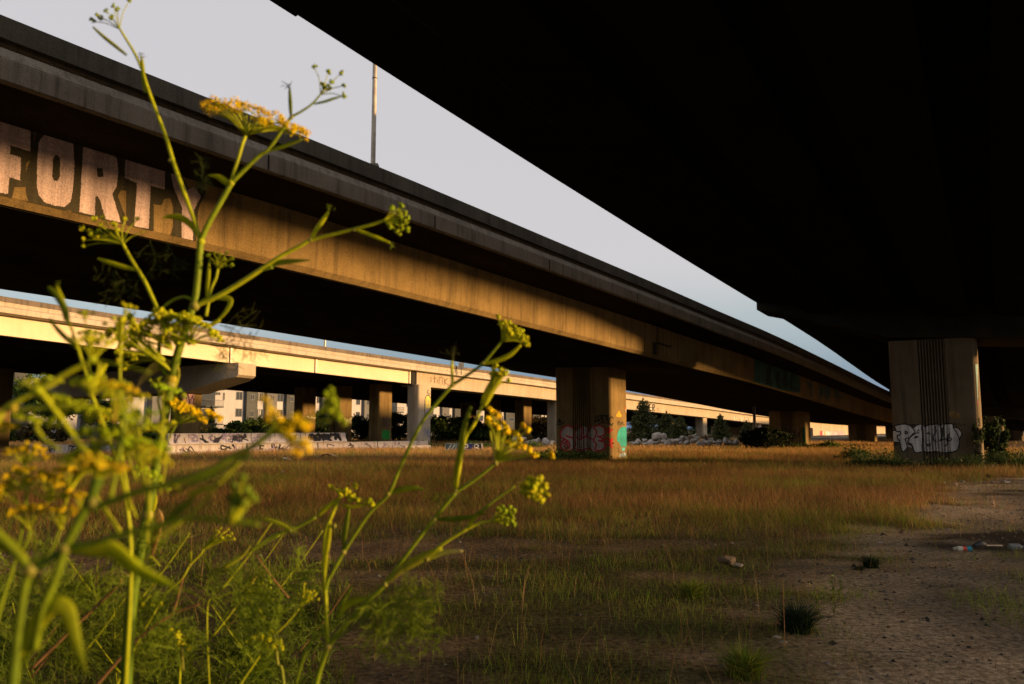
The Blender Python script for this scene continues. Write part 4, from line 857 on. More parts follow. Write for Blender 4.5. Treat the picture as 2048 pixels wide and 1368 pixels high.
# ================================================================== LITTER
def litter(px, py, w_, h_, label, col, seed, name='plastic_scrap', cat='litter', group='scraps of litter'):
    p = gnd(px, py+h_/2); s = F/p.y; w_ /= s; h_ /= s; R = random.Random(seed); n = 7; vs = []; fs_ = []
    for i in range(n+1):
        for j in range(4):
            vs.append((p.x+w_*(i/n-.5)+R.uniform(-.06,.06)*w_, p.y+(j/3-.5)*w_*.5, .015+h_*max(0, R.uniform(.1,1)*math.sin(pi*(i+.5)/(n+1)))))
    for i in range(n):
        for j in range(3): fs_.append((i*4+j, (i+1)*4+j, (i+1)*4+j+1, i*4+j+1))
    o = mesh_obj(name, vs, fs_, col, None, True, loc=(p.x, p.y, 0)); tag(o, label, cat, group); return o
M['plastic'] = plain('white_plastic_film', (.55,.54,.52), .4, scale=20); M['card'] = plain('brown_cardboard', (.22,.15,.09), .9)
for k, a_ in enumerate(((570,918,22,6,'white plastic film on the sunlit dry strip left of the fennel branch'), (470,921,14,6,'white scrap below the barriers'), (748,905,7,6,'pink white scrap on the sunlit dry strip'), (961,930,14,6,'white scrap in the grass below the blue lettered barrier'), (565,945,8,10,'crumpled white paper in the brown grass'), (1352,922,9,7,'pale scrap in the grass right of the near column'), (1408,928,8,6,'pale scrap in the grass further right of the near column'), (2010,964,30,6,'string of white foam scraps on the shaded track at the right edge'), (1765,1087,14,3,'thin white strip lying on the track'))):
    litter(*a_, M['plastic'], k)
litter(655,911,40,9,'brown torn board on the sunlit dry strip', M['card'], 30, 'board', 'board', None); litter(1160,1000,16,4,'pale board end in the mid field grass', M['card'], 31, 'board', 'board', None)
# spray can with coloured bands
p = gnd(1926, 1103); s = F/p.y; L_ = 34/s; r = 5.2/s; can = thing('spray_can', (p.x, p.y, 0), 'spray can with white, red and blue bands lying on the track', 'can')
def rod(nm, x0, x1, r0, r1, mat):
    mb = MB(); mb.tube([(p.x-L_/2+L_*x0, p.y, r), (p.x-L_/2+L_*x1, p.y-.0, r)], [r0, r1], 14); return mb.build(nm, mat, can)
rod('can_body', .12, .95, r*.97, r*.97, M['steel']); rod('cap', -.05, .115, r*.62, r*.8, plain('old_cap', (.45,.42,.33), .5)); rod('band', .16, .45, r, r, plain('white_band', (.62,.60,.50), .4)); rod('band', .46, .68, r, r, plain('red_band', (.70,.08,.05), .4)); rod('band', .69, .96, r, r, plain('blue_band', (.02,.28,.42), .4))
p = gnd(1975, 1096); q = thing('umbrella', (p.x, p.y, 0), 'folded black umbrella with white tip lying behind the spray can', 'umbrella')
mb = MB(); s = F/p.y; mb.tube(spline([(p.x-26/s,p.y,.03),(p.x-10/s,p.y+.02,.045),(p.x,p.y+.03,.035)], 5), [.028,.034,.04,.045,.046,.044,.04,.036,.03,.026,.02], 9); mb.build('canopy', M['darksteel'], q)
mb = MB(); mb.tube([(p.x,p.y+.03,.03),(p.x+36/s,p.y+.08,.02)], [.012,.012], 8); mb.build('shaft', M['steel'], q)
p = gnd(2032, 1102); q = thing('bottle', (p.x, p.y, 0), 'grey bottle lying at the right edge of the track', 'bottle'); s = F/p.y
mb = MB(); mb.tube([(p.x-14/s,p.y,.05),(p.x-12/s,p.y,.05),(p.x+6/s,p.y,.05),(p.x+11/s,p.y,.05),(p.x+17/s,p.y,.05)], [.03,.05,.05,.02,.018], 12); mb.build('bottle_body', plain('grey_glass', (.16,.17,.17), .2), q)
mb = MB(); mb.tube([(p.x+17.1/s,p.y,.05),(p.x+20/s,p.y,.05)], .021, 10); mb.build('cap', plain('yellow_cap', (.4,.33,.08), .5), q)
rock('clod', 1978, 953, 14, 9, gnd(1978, 957).y, 'black lump in the grass edge above the track', None, 'shade_grime', 260)
# ================================================================== LAMP POSTS AND SIGNS
def lamp(base, r0, r1, h, arm, label, group):
    t = thing('lamp_post', base, label, 'lamp post', group); x, y, z = base
    mb = MB(); mb.box((x-.11,y-.11,z-.03),(x+.13,y+.11,z+.05)); mb.build('plinth', M['deckB'], t)
    mb = MB(); mb.tube([(x,y,z+.05),(x,y,z+h*.5),(x,y,z+h)], [r0,(r0+r1)/2,r1], 12); pl = mb.build('pole', M['steel'], t)
    mb = MB(); mb.tube(spline([(x,y,z+h-.1),(x-arm*.5,y+.2*arm,z+h+.5),(x-arm,y+.45*arm,z+h+.6)], 6), r1*.7, 8); mb.build('arm', M['steel'], t)
    mb = MB(); mb.tube([(x-arm,y+.45*arm,z+h+.6),(x-arm-.2,y+.45*arm+.1,z+h+.6),(x-arm-.7,y+.45*arm+.3,z+h+.58)], [.06,.16,.08], 10, flat=.5); mb.build('lamp_head', M['darksteel'], t)
    mb = MB(); mb.tube([(x,y,z+h*.26),(x,y,z+h*.262)], r0*1.12, 12); mb.build('collar', M['darksteel'], pl)
    return t
tl = -23.3
for _ in range(40):
    P_ = PB.pt(tl, 6.97, 2.585); 
    if proj(P_)[0] > 745: tl -= .05
    else: tl += .05
lamp(tuple(PB.pt(tl, 6.97, 2.6)), .058, .045, 8.5, 2.0, 'tall grey lamp post on the parapet of the long near viaduct', None)
def thinpole(px, py0, py1, Y, r, label, nm='light_pole', cat='pole', mat='steel', zb=None):
    a, b = at(px, py0, Y), at(px, py1, Y); t = thing(nm, (a.x, Y, b.z if zb is None else zb), label, cat)
    mb = MB(); mb.tube([(a.x,Y,b.z if zb is None else zb),(a.x,Y,a.z)], [r, r*.8], 8); mb.build('pole', M[mat], t)
    mb = MB(); mb.tube([(a.x,Y,a.z),(a.x-.2,Y,a.z+.1),(a.x-.7,Y,a.z+.12)], [r*.8,r*.7,r*1.6], 6); mb.build('lamp_head', M[mat], t); return t
a = PC.pt(10.3, -.2, .95); thinpole(651, 640, 700, a[1], .09, 'stub of a lamp post on the sunlit viaduct rail', zb=a[2])
a = PC.pt(107, -3, .9); thinpole(1425, 798, 812, 150, .10, 'thin pale light pole rising behind the sunlit viaduct')
t = thing('post', (at(1509, 850, 66).x, 66, 0), 'dark upright post beside the dark bush, left of the second near column', 'post')
z1 = at(1509, 813, 66).z; x1 = at(1509, 850, 66).x
mb = MB(); mb.box((x1-.10,65.9,-.2),(x1+.04,66.05,z1)); mb.build('post_shaft', M['darksteel'], t); mb = MB(); mb.box((x1+.042,65.9,-.2),(x1+.10,66.05,z1)); mb.build('post_edge', M['steel'], t)
sg = PC.pt(25.9, -.2, .95); t = thing('road_sign', tuple(sg), 'small grey sign panel clamped to the sunlit viaduct rail', 'sign'); x, y, z = sg
k = y/F; ztop = at(922, 725, y).z; zb_ = at(922, 738, y).z; xl = at(917, 730, y).x; xr = at(928, 730, y).x
mb = MB(); mb.box((xl,y-.05,zb_),(xl+(xr-xl)*.47,y,ztop)); mb.build('panel', M['steel'], t); mb = MB(); mb.box((xl+(xr-xl)*.53,y-.05,zb_),(xr,y,ztop)); mb.build('panel', M['steel'], t)
mb = MB(); mb.tube([(.5*(xl+xr),y+.06,z-.9),(.5*(xl+xr),y+.06,ztop-.1)], .05, 6); mb.build('post', M['darksteel'], t)
# ================================================================== TUSSOCKS
def tussock(px, py, wpx, label, n=260, kind='dark', hgt=.55):
    p = gnd(px, py); s = F/p.y; r = wpx/2/s
    x = p.x+RG.normal(0, r*.22, n); y = p.y+RG.normal(0, r*.22, n); a = RG.uniform(0, 2*pi, n); v, f, c = None, None, None
    n = n*2; x = np.concatenate([x, p.x+RG.normal(0, r*.3, n//2)]); y = np.concatenate([y, p.y+RG.normal(0, r*.3, n//2)])
    h = r*hgt*3.0*RG.uniform(.5, 1.1, n)*np.exp(-.25*((x-p.x)**2+(y-p.y)**2)/(r*r*.16)); h = np.maximum(h, .2*r); ln = RG.uniform(.2, 1.2, n)
    o = mesh_obj('tussock', *(lambda q: (q[0], q[1]))(blades(x, y, h, .011*np.ones(n)*max(1, p.y/7), ln, pick(np.array([[.018,.040,.020],[.025,.05,.022],[.014,.03,.016]]) if kind == 'dark' else GRN, n), 2)), M['grass'], cols=blades(x, y, h, .01*np.ones(n), ln, pick(np.array([[.018,.040,.020],[.03,.05,.022]]) if kind == 'dark' else GRN, n), 2)[2], loc=(p.x, p.y, 0))
    tag(o, label, 'grass tuft', 'tussocks on the dirt')
tussock(1598, 1262, 84, 'dark bluish tussock on the pale dirt, largest in the foreground', 600)
tussock(1742, 1134, 40, 'dark tussock on the track, right of the middle', 200)
tussock(1718, 1138, 30, 'flat dark tussock left of the upright one on the track', 120, hgt=.3)
tussock(1490, 1350, 100, 'green tussock at the bottom edge before the pale dirt', 300, 'green')
tussock(1385, 1195, 60, 'green tussock left of the tan rock', 200, 'green')
def seedling(px, py0, py1, label):
    p = gnd(px, py1); hz = at(px, py0, p.y).z; t = thing('weed_stalk', (p.x, p.y, 0), label, 'weed', 'thin weed stalks on the dirt')
    mb = MB(); pts = spline([(p.x,p.y,0),(p.x+.01,p.y,hz*.5),(p.x-.015,p.y,hz)], 6); mb.tube(pts, np.linspace(.0035,.0015,len(pts)), 5); mb.build('stem', M['stalk'], t)
    a = Acc(); n = 60; u = RG.uniform(.05, 1, n); Q = np.stack([p.x+RG.normal(0,.012,n)+.03*(1-u)*RG.normal(0,1,n), p.y+RG.normal(0,.02,n), hz*u], -1); a.add(leaves(Q, .022, pick(GRN*.8, n), .3)); a.build('leaf', M['leaf'], t)
M['stalk'] = leafy('dry_stalk', .1, (.16,.13,.05), scale=30)
for px, y0, y1, lb in ((1668,1148,1232,'tall thin weed stalk right of the dark tussock'), (1632,1168,1236,'short thin weed stalk above the dark tussock'), (1682,1160,1210,'faint weed stalk near the track edge')): seedling(px, y0, y1, lb)
# ================================================================== FENNEL IN FRONT OF THE LENS
M['fstem'] = leafy('fennel_stem', .2, None, rough=.45, var=.18, scale=120, spec=.12)
M['fleaf'] = leafy('fennel_leaf', .5, None, rough=.5, var=.2, scale=90, spec=.1)
M['flower'] = leafy('fennel_flower', .35, None, rough=.7, var=.25, scale=300, spec=.1)
STEM = (.20,.27,.012); STEM2 = (.40,.45,.014); DEEP = (.07,.13,.010); NODE = (.30,.29,.05); SHEATH = (.46,.48,.016); TAN = (.58,.42,.17); RUST = (.27,.15,.06); YEL = (.84,.66,.008); LIME = (.54,.58,.014); BUDG = (.32,.44,.016)
def pp3(pts, Y):
    out = []
    for i, p in enumerate(pts):
        y = p[2] if len(p) > 2 else Y
        out.append(at(p[0], p[1], y))
    return out
class Plant:
    def __init__(s, base_px, Y, label, group='fennel plants'):
        b = at(base_px, 1500, Y); s.Y = Y; s.root = thing('fennel_plant', (b.x, Y, 0), label, 'fennel', group); s.k = Y/F
    def tube(s, nm, pts, w, col, mat='fstem', Y=None, prof=None, flat=None, k=7, n=7, label=None):
        P = [Vector(q) for q in spline(pp3(pts, Y or s.Y), n)]; m = len(P)
        w0, w1 = (w if hasattr(w, '__len__') else (w, w)); t = np.linspace(0, 1, m)
        r = (w0+(w1-w0)*t)*.40*s.k
        if prof == 'sheath': r = .5*s.k*w0*(.35+.65*np.sin(pi*np.clip(t*.9+.08, 0, 1))**.7)
        if prof == 'leaf': r = .5*s.k*w0*(.12+.88*np.sin(pi*np.clip(t**.8*.97+.03, 0, 1)))
        mb = MB(); mb.tube(P, list(r), k, None, flat)
        if hasattr(col[0], '__len__'):
            c = np.array([np.array(col[0])*(1-u)+np.array(col[1])*u for u in t]).repeat(k, axis=0)
        else: c = np.tile(np.array(col), (m*k, 1))
        ring = np.tile(RG.uniform(.85, 1.15, k), m)[:, None]
        o = mesh_obj(nm, mb.v, mb.f, M[mat], s.root, True, cols=c*ring)
        if label: o['label'] = label
        return o
    def stem(s, pts, w, col=STEM, **kw): return s.tube('stem', pts, w, col, **kw)
    def sheath(s, pts, w, col=SHEATH, **kw): return s.tube('leaf_sheath', pts, w, col, 'fleaf', prof='sheath', flat=.55, **kw)
    def leaf(s, pts, w, col=STEM2, **kw): return s.tube('leaf', pts, w, col, 'fleaf', prof='leaf', flat=.22, k=8, **kw)
    def node(s, x, y, w, Y=None, col=NODE):
        c = at(x, y, Y or s.Y); mb = MB(); r = w*.40*s.k; mb.tube([c+Vector((0,0,-r*.9)), c+Vector((0,0,-r*.4)), c, c+Vector((0,0,r*.5)), c+Vector((0,0,r))], [r*.6,r*.95,r*1.05,r*.95,r*.55], 8)
        return mesh_obj('node', mb.v, mb.f, M['fstem'], s.root, True, cols=np.tile(np.array(col), (len(mb.v), 1)))
    def umbel(s, o, d, R, n=14, col=YEL, fl=16, size=2.6, cup=.55, Y=None, rayw=2.0, rcol=STEM2, cr=.17, ends=None, depth=.55):
        """o origin px, d end-centre px, R head radius px"""
        Y = Y or s.Y; O = at(o[0], o[1], Y); C = at(d[0], d[1], Y); ax = (C-O); L_ = ax.length; ax.normalize()
        e1 = ax.cross(Vector((0,1,0))); e1 = e1.normalized() if e1.length > .05 else Vector((1,0,0)); e2 = ax.cross(e1)
        r_ = R*Y/F; mb = MB(); V_, Fc, Cc = [], [], []; nb = 0
        ico = _ICO
        for i in range(n):
            if ends: q = ends[i % len(ends)]; E = at(q[0], q[1], Y+RG.uniform(-1, 1)*depth*r_)
            else:
                rr = r_*math.sqrt((i+.5)/n)*RG.uniform(.85, 1.1); an = i*2.399+RG.uniform(-.2,.2)
                E = C+e1*(rr*math.cos(an))+e2*(rr*math.sin(an)*.9)-ax*(cup*L_*(rr/r_)**2*.5)+ax*RG.uniform(-.05,.05)*L_
            md = (O+E)/2+ax*(.10*(E-O).length); pts = [Vector(q) for q in spline([O, md, E], 4)]
            mb.tube(pts, np.linspace(rayw*.5*s.k*1.1, rayw*.5*s.k*.8, len(pts)), 5)
            up = ((E-O).normalized()*.6+ax*.4).normalized()
            cl = r_*cr*RG.uniform(.8, 1.2)
            for j in range(fl):
                w = Vector((RG.normal(), RG.normal(), RG.normal())).normalized()
                if w.dot(up) < -.15: w = -w
                ctr = E+w*cl*RG.uniform(.45, 1)+up*cl*.25; sc = size*.5*Y/F*RG.uniform(.7, 1.4)
                for v in ico[0]: V_.append(tuple(ctr+Vector(v)*sc*RG.uniform(.7, 1.2)))
                for f in ico[1]: Fc.append((f[0]+nb, f[1]+nb, f[2]+nb))
                nb += len(ico[0]); Cc += [np.array(col)*RG.uniform(.7, 1.25)*np.array([1, RG.uniform(.85, 1.1), 1])]*len(ico[0])
            for j in range(5):
                w = Vector((RG.normal(), RG.normal(), RG.normal())).normalized(); mb.tube([E-up*cl*.3, E+w*cl*.7], [.9*s.k*.5, .6*s.k*.5], 4)
        u = mesh_obj('umbel', mb.v, mb.f, M['fstem'], s.root, True, cols=np.tile(np.array(rcol), (len(mb.v), 1)))
        mesh_obj('flowers' if col is YEL else 'buds', np.array(V_), np.array(Fc), M['flower'], u, cols=np.array(Cc)); return u
    def feather(s, pts, Y=None, spread=46, n=9, th=6, w=1.8, col=(.20,.28,.02), droop=0.0):
        """thread-like leaf along a pixel path"""
        P = [Vector(q) for q in spline(pp3(pts, Y or s.Y), 6)]; m = len(P); k = (Y or s.Y)/F
        mb = MB(); mb.tube(P, np.linspace(w*1.3*.5*k, w*.4*.5*k, m), 4)
        for i in range(n):
            f = .12+.86*i/n; c = P[min(int(f*(m-1)), m-1)]; t = (P[min(int(f*(m-1))+1, m-1)]-P[max(int(f*(m-1))-1, 0)]).normalized()
            for sd in (-1, 1):
                dirv = (t*.55+Vector((RG.normal(), RG.normal(), RG.normal()))*.55+t.cross(Vector((0,1,0)))*sd*.9+Vector((0,0,-droop))).normalized()
                l = spread*k*(1-.55*f)*RG.uniform(.6, 1.2); e = c+dirv*l
                mb.tube([c, c+dirv*l*.5+Vector((0,0,.03*l)), e], [w*.42*k, w*.36*k, w*.22*k], 3)
                for j in range(th):
                    g = RG.uniform(.25, 1); q = c+dirv*l*g; dv = (dirv+Vector((RG.normal(), RG.normal(), RG.normal()))*.75).normalized(); l2 = l*RG.uniform(.22, .55)
                    mb.tube([q, q+dv*l2], [w*.32*k, w*.18*k], 3)
        return mesh_obj('feathery_leaf', mb.v, mb.f, M['fleaf'], s.root, False, cols=np.tile(np.array(col), (len(mb.v), 1))*RG.uniform(.8, 1.2, (len(mb.v), 1)))
_bm = bmesh.new(); bmesh.ops.create_icosphere(_bm, subdivisions=1, radius=1); _bm.verts.ensure_lookup_table()
_OCT = ([(1,0,0),(-1,0,0),(0,1,0),(0,-1,0),(0,0,1),(0,0,-1)], [(0,2,4),(2,1,4),(1,3,4),(3,0,4),(2,0,5),(1,2,5),(3,1,5),(0,3,5)])
_ICO = _OCT; _bm.free()
def zz(pts, ox, oy, s): return [(ox+p[0]/s, oy+p[1]/s)+tuple(p[2:]) for p in pts]
# ---- the tall plant (1.1 m away)
A_ = Plant(262, 1.12, 'tallest fennel plant with a flat yellow flower head against the sky')
A_.stem([(235,2000),(245,1600),(252,1380),(264,1200),(285,1080),(303,985),(318,900),(338,790),(352,720),(372,655),(390,600),(397,540),(401,482)], (30,17), (DEEP, STEM))
A_.node(390, 612, 26); A_.node(402, 484, 20, col=STEM2); A_.node(340, 770, 32); A_.node(296, 1030, 30)
A_.stem([(401,484),(388,440),(368,385),(348,328),(331,272),(312,222),(295,175),(284,140),(270,108),(252,78),(240,58)], (12,6), STEM2)
A_.node(341, 321, 12)
A_.leaf([(398,476),(382,450),(362,436),(340,433),(324,437)], 15, LIME)
A_.sheath([(291,186),(287,160),(285,135),(283,114)], 11, STEM2); A_.feather([(283,116),(281,104)], spread=12, n=3, th=2, col=(.10,.10,.05))
A_.sheath([(253,110),(232,93),(208,74),(186,54)], 8, STEM2)
A_.umbel((239,58), (224,26), 26, 8, BUDG, 9, 6, .2, ends=[(186,44),(196,33),(214,24),(204,37),(258,4),(236,20),(228,14),(225,36)], rayw=2, cr=.22)
A_.stem([(401,482),(418,445),(438,410),(455,380),(466,360)], (15,13)); A_.node(462, 366, 17, col=STEM2)
A_.stem([(462,368),(468,345),(476,320),(484,290),(491,272)], (11,9), STEM2)
A_.umbel((491,270), (500,228), 62, 24, YEL, 64, 3.8, .1, ends=[(415,218),(430,208),(448,214),(440,222),(424,226),(470,212),(482,218),(492,216),(476,228),(508,224),(520,230),(530,236),(512,246),(524,250),(536,248),(550,240),(560,246),(556,252),(576,262),(584,258),(600,264),(604,272),(592,266),(458,220)], rayw=3.2, cr=.235, depth=.9)
A_.leaf([(464,374),(452,364),(436,354),(416,350)], 14, LIME); A_.feather([(414,352),(404,362),(398,380)], spread=34, n=7, th=7, col=(.05,.07,.015)); A_.feather([(402,385),(404,340),(398,310)], spread=30, n=8, th=7, col=(.05,.07,.015))
A_.stem([(462,366),(490,338),(520,310),(536,300),(556,272),(574,246),(582,234)], (12,8)); A_.stem([(582,234),(604,222),(624,208),(641,189)], (7,5)); A_.node(583, 235, 10)
A_.sheath([(582,234),(581,215),(580,195),(579,174)], 9, STEM); A_.feather([(579,176),(572,166)], spread=14, n=3, th=2, col=(.06,.06,.05)); A_.stem([(579,176),(572,168),(563,162)], (2.5,1.2), (.06,.06,.04))
A_.sheath([(532,304),(556,296),(580,288),(604,279)], 9, STEM)
A_.umbel((641,189), (656,166), 24, 9, BUDG, 10, 6.5, .2, ends=[(629,136),(656,145),(681,148),(686,172),(684,192),(645,172),(662,166),(655,176),(648,180)], rayw=2, cr=.24)
A_.sheath([(628,208),(650,203),(668,197),(682,193)], 6, BUDG)
A_.stem([(391,612),(432,594),(474,570),(520,540),(562,512),(600,492),(620,481),(660,470),(705,459),(740,450),(766,442)], (15,7), STEM2); A_.node(621, 480, 13); A_.node(708, 459, 10)
A_.sheath([(620,480),(632,460),(646,440),(657,424)], 11, LIME); A_.feather([(657,424),(661,410)], spread=14, n=4, th=2)
A_.sheath([(708,458),(732,467),(756,476),(780,486)], 8, LIME); A_.feather([(780,486),(785,496)], spread=10, n=3, th=2)
A_.leaf([(535,534),(560,525),(590,522),(622,520)], 12, STEM); A_.stem([(522,540),(545,534)], (8,10))
A_.umbel((766,442), (792,434), 40, 14, BUDG, 10, 6.5, .3, ends=[(800,412),(806,426),(814,436),(812,458),(797,466),(790,460),(803,446),(782,420),(795,424),(808,444),(788,446),(799,436),(776,452),(800,455)], rayw=2.2, cr=.15)
A_.stem([(412,632),(418,600),(424,575),(432,556),(436,538)], (8,6), STEM2); A_.umbel((436,538), (440,526), 26, 10, BUDG, 8, 5, .2, ends=[(416,512),(428,508),(440,510),(452,508),(462,518),(462,532),(446,520),(420,524),(434,520),(448,530)], rayw=2.2, cr=.16)
A_.sheath([(414,600),(415,575),(417,550),(418,526)], 10, LIME)
A_.leaf([(388,612),(410,600),(435,595),(455,597),(461,604),(452,622),(436,640),(416,652)], 12, STEM2); A_.sheath([(440,640),(425,648),(408,656)], 10, LIME)
A_.stem([(330,655),(322,632),(305,596),(288,560),(268,528),(252,500),(245,486)], (12,8), STEM2); A_.node(318, 624, 16)
A_.sheath([(274,540),(248,534),(222,526),(195,517)], 11, LIME)
A_.umbel((246,488), (215,470), 40, 16, LIME, 10, 6, .3, ends=[(166,458),(170,480),(184,470),(200,462),(190,440),(206,436),(232,452),(250,440),(274,440),(212,476),(196,478),(170,492),(236,462),(226,448),(180,462),(204,450)], rayw=2.6, cr=.14)
A_.stem([(246,488),(262,474),(290,462)], (3,2), STEM2); A_.stem([(318,624),(340,604),(368,594),(392,604)], (9,8), STEM)
for q in (((290,560),(250,560),(210,548),(180,540)), ((330,480),(350,520),(345,560)), ((300,480),(310,520),(300,560)), ((250,560),(240,590),(200,600))): A_.feather(list(q), spread=40, n=8, th=5, w=1.4, col=(.055,.075,.012))
A_.feather([(440,650),(470,660),(500,690),(520,720)], spread=60, n=9, th=6, w=1.5, col=(.09,.10,.02)); A_.feather([(420,690),(450,700),(455,760)], spread=50, n=8, th=6, w=1.5, col=(.09,.10,.02))
# dense flowering knot at mid height
for (x, y, dx, dy, R, n) in ((345,700,300,650,52,16),(350,690,352,640,48,16),(375,690,402,650,44,14),(330,720,255,690,44,14),(340,740,240,650,40,12),(390,690,360,655,40,12)):
    A_.umbel((x,y), (dx,dy), R, n, LIME, 18, 7, .3, Y=1.06, rayw=2.6, cr=.22)
A_.leaf([(345,790),(352,745),(335,730),(310,735),(288,756),(272,778)], 24, (LIME, TAN)); A_.node(343, 760, 30, col=(.45,.38,.03)); A_.stem([(342,762),(322,732),(318,700),(322,668)], (12,10), STEM)
A_.umbel((322,780), (318,760), 26, 8, BUDG, 6, 4, .3, rayw=2.2); A_.stem([(322,782),(316,800),(326,850),(332,910)], (5,6), STEM2)
A_.umbel((352,850), (378,826), 46, 16, YEL, 26, 5.5, .1, ends=[(330,812),(342,810),(352,818),(360,822),(370,820),(378,826),(386,832),(396,836),(404,842),(412,828),(424,832),(430,838),(350,808),(364,812),(392,826),(380,818)], rayw=2.2, cr=.22); A_.stem([(352,850),(336,880),(322,930)], (5,6))
A_.leaf([(316,1018),(318,1040),(312,1075),(304,1112)], 22, (TAN, (.45,.30,.08)), label='dried tan leaf sheath'); A_.stem([(304,1114),(280,1118),(262,1117)], (5,4), STEM2); A_.stem([(304,1114),(320,1132)], (4,3), STEM2)
A_.sheath([(303,1030),(308,1010),(312,990)], 10, LIME)
# ---- middle plant with the long arching stems
B_ = Plant(655, 1.12, 'fennel plant with two long arching stems in the centre foreground')
B_.stem([(560,2000),(610,1500),(632,1368),(656,1294)], (18,13)); B_.node(656, 1293, 20)
B_.stem([(656,1293),(653,1240),(650,1160),(648,1100),(652,1060),(662,1035),(672,1010),(684,984)], (11,8), STEM2); B_.node(669, 1052, 11)
B_.stem([(655,1265),(652,1225),(652,1180),(658,1155),(662,1150),(690,1100),(740,1025),(776,990),(800,935),(838,855),(870,810),(903,772)], (9,9)); B_.node(687, 1104, 14); B_.node(776, 988, 13); B_.node(905, 770, 12)
B_.sheath([(687,1102),(690,1070),(694,1040),(698,1016)], 11, STEM); B_.sheath([(648,1190),(650,1120),(657,1070),(660,1030)], 13, LIME)
B_.umbel((684,984), (697,996), 40, 12, LIME, 9, 6.5, .3, ends=[(664,974),(708,972),(690,986),(700,998),(680,990),(690,978),(735,1000),(740,1008),(702,988),(714,1000),(676,980),(696,984)], rayw=3, cr=.14); B_.sheath([(684,1010),(705,1014),(735,1008)], 8, LIME); B_.sheath([(636,1032),(655,1014),(678,998)], 11, LIME)
B_.stem([(500,1102),(540,1075),(590,1056),(632,1034)], (6,9), STEM); B_.sheath([(585,1060),(560,1048),(530,1036)], 10, LIME); B_.node(580, 1060, 11)
B_.stem([(905,770),(904,740),(904,722)], (8,7), LIME); B_.feather([(906,722),(908,694)], spread=30, n=5, th=5, col=(.10,.11,.03))
B_.stem([(905,770),(935,750),(965,728),(985,705),(1004,682)], (9,6)); B_.node(966, 727, 10)
B_.umbel((1004,682), (1022,662), 44, 18, LIME, 10, 6.5, .3, ends=[(996,636),(1000,650),(1010,654),(1018,648),(1026,656),(1022,668),(1034,672),(1042,680),(1050,678),(1054,690),(1046,686),(1038,664),(1030,664),(1016,662),(1008,646),(1028,676),(1044,674),(1012,664)], rayw=3, cr=.13)
B_.sheath([(966,728),(992,722),(1020,710),(1042,690)], 10, LIME)
B_.leaf([(776,988),(800,980),(830,976),(850,980)], 12, STEM); B_.feather([(845,980),(875,988),(890,1000)], spread=36, n=7, th=6, w=.9)
B_.stem([(656,1293),(700,1240),(740,1198),(772,1166),(820,1100),(868,1038),(912,984)], (13,10)); B_.node(770, 1168, 15); B_.node(868, 1038, 13); B_.node(912, 982, 12)
B_.sheath([(772,1166),(800,1140),(840,1118),(884,1096)], 20, (NODE, STEM2)); B_.stem([(850,1118),(890,1085),(934,1058)], (10,8), STEM2); B_.sheath([(852,1120),(885,1106),(926,1102)], 11, (LIME, (.35,.33,.14))); B_.node(854, 1118, 12)
B_.stem([(934,1058),(960,1046),(984,1042)], (7,5), LIME); B_.umbel((980,1043), (1006,1036), 30, 14, BUDG, 10, 6.5, .3, ends=[(995,1020),(1008,1022),(1018,1016),(1024,1024),(1020,1032),(1012,1040),(1026,1048),(998,1034),(1004,1028),(1016,1026),(1022,1040),(1010,1048),(994,1040),(1002,1016)], rayw=3, cr=.16); B_.sheath([(936,1058),(945,1040),(958,1026),(976,1014)], 10, (LIME, STEM))
B_.leaf([(868,1038),(905,1038),(940,1034),(975,1026)], 12, STEM); B_.stem([(958,1026),(990,1000),(1030,972)], (8,5), STEM)
B_.umbel((1040,985), (1062,978), 34, 14, LIME, 8, 10, .4, Y=.95, ends=[(1044,976),(1052,968),(1060,962),(1072,962),(1078,958),(1086,972),(1092,988),(1078,1000),(1070,994),(1062,986),(1050,986),(1064,974),(1076,982),(1070,970)], rayw=4, cr=.2)
B_.stem([(912,984),(940,966),(975,940),(990,926)], (10,7)); B_.sheath([(912,982),(914,945),(920,905),(930,850),(942,812)], 14, (LIME, STEM))
B_.stem([(915,960),(930,880),(950,845),(970,800)], (8,8), LIME); B_.sheath([(966,812),(978,785),(995,758),(1010,738)], 22, (LIME, (.45,.45,.03))); B_.umbel((978,785), (992,745), 22, 12, LIME, 8, 7, .1, ends=[(985,738),(992,732),(1000,740),(1008,750),(1016,762),(990,746),(982,750),(998,752),(1002,744),(988,736),(995,748),(1012,746)], rayw=3, cr=.15)
B_.stem([(656,1290),(640,1250),(610,1310),(592,1368)], (5,10), STEM); B_.leaf([(672,1240),(690,1212),(720,1200),(738,1192)], 16, STEM2); B_.sheath([(672,1240),(685,1205),(705,1172)], 8, STEM)
for q in (((745,1200),(780,1210),(810,1230),(840,1270)), ((760,1200),(770,1240),(790,1290),(800,1330)), ((740,1200),(750,1230),(752,1300)), ((800,1215),(830,1240),(870,1310)), ((770,1195),(840,1200),(880,1190))): B_.feather(list(q), spread=70, n=14, th=9, w=1.9, col=(.22,.30,.022))
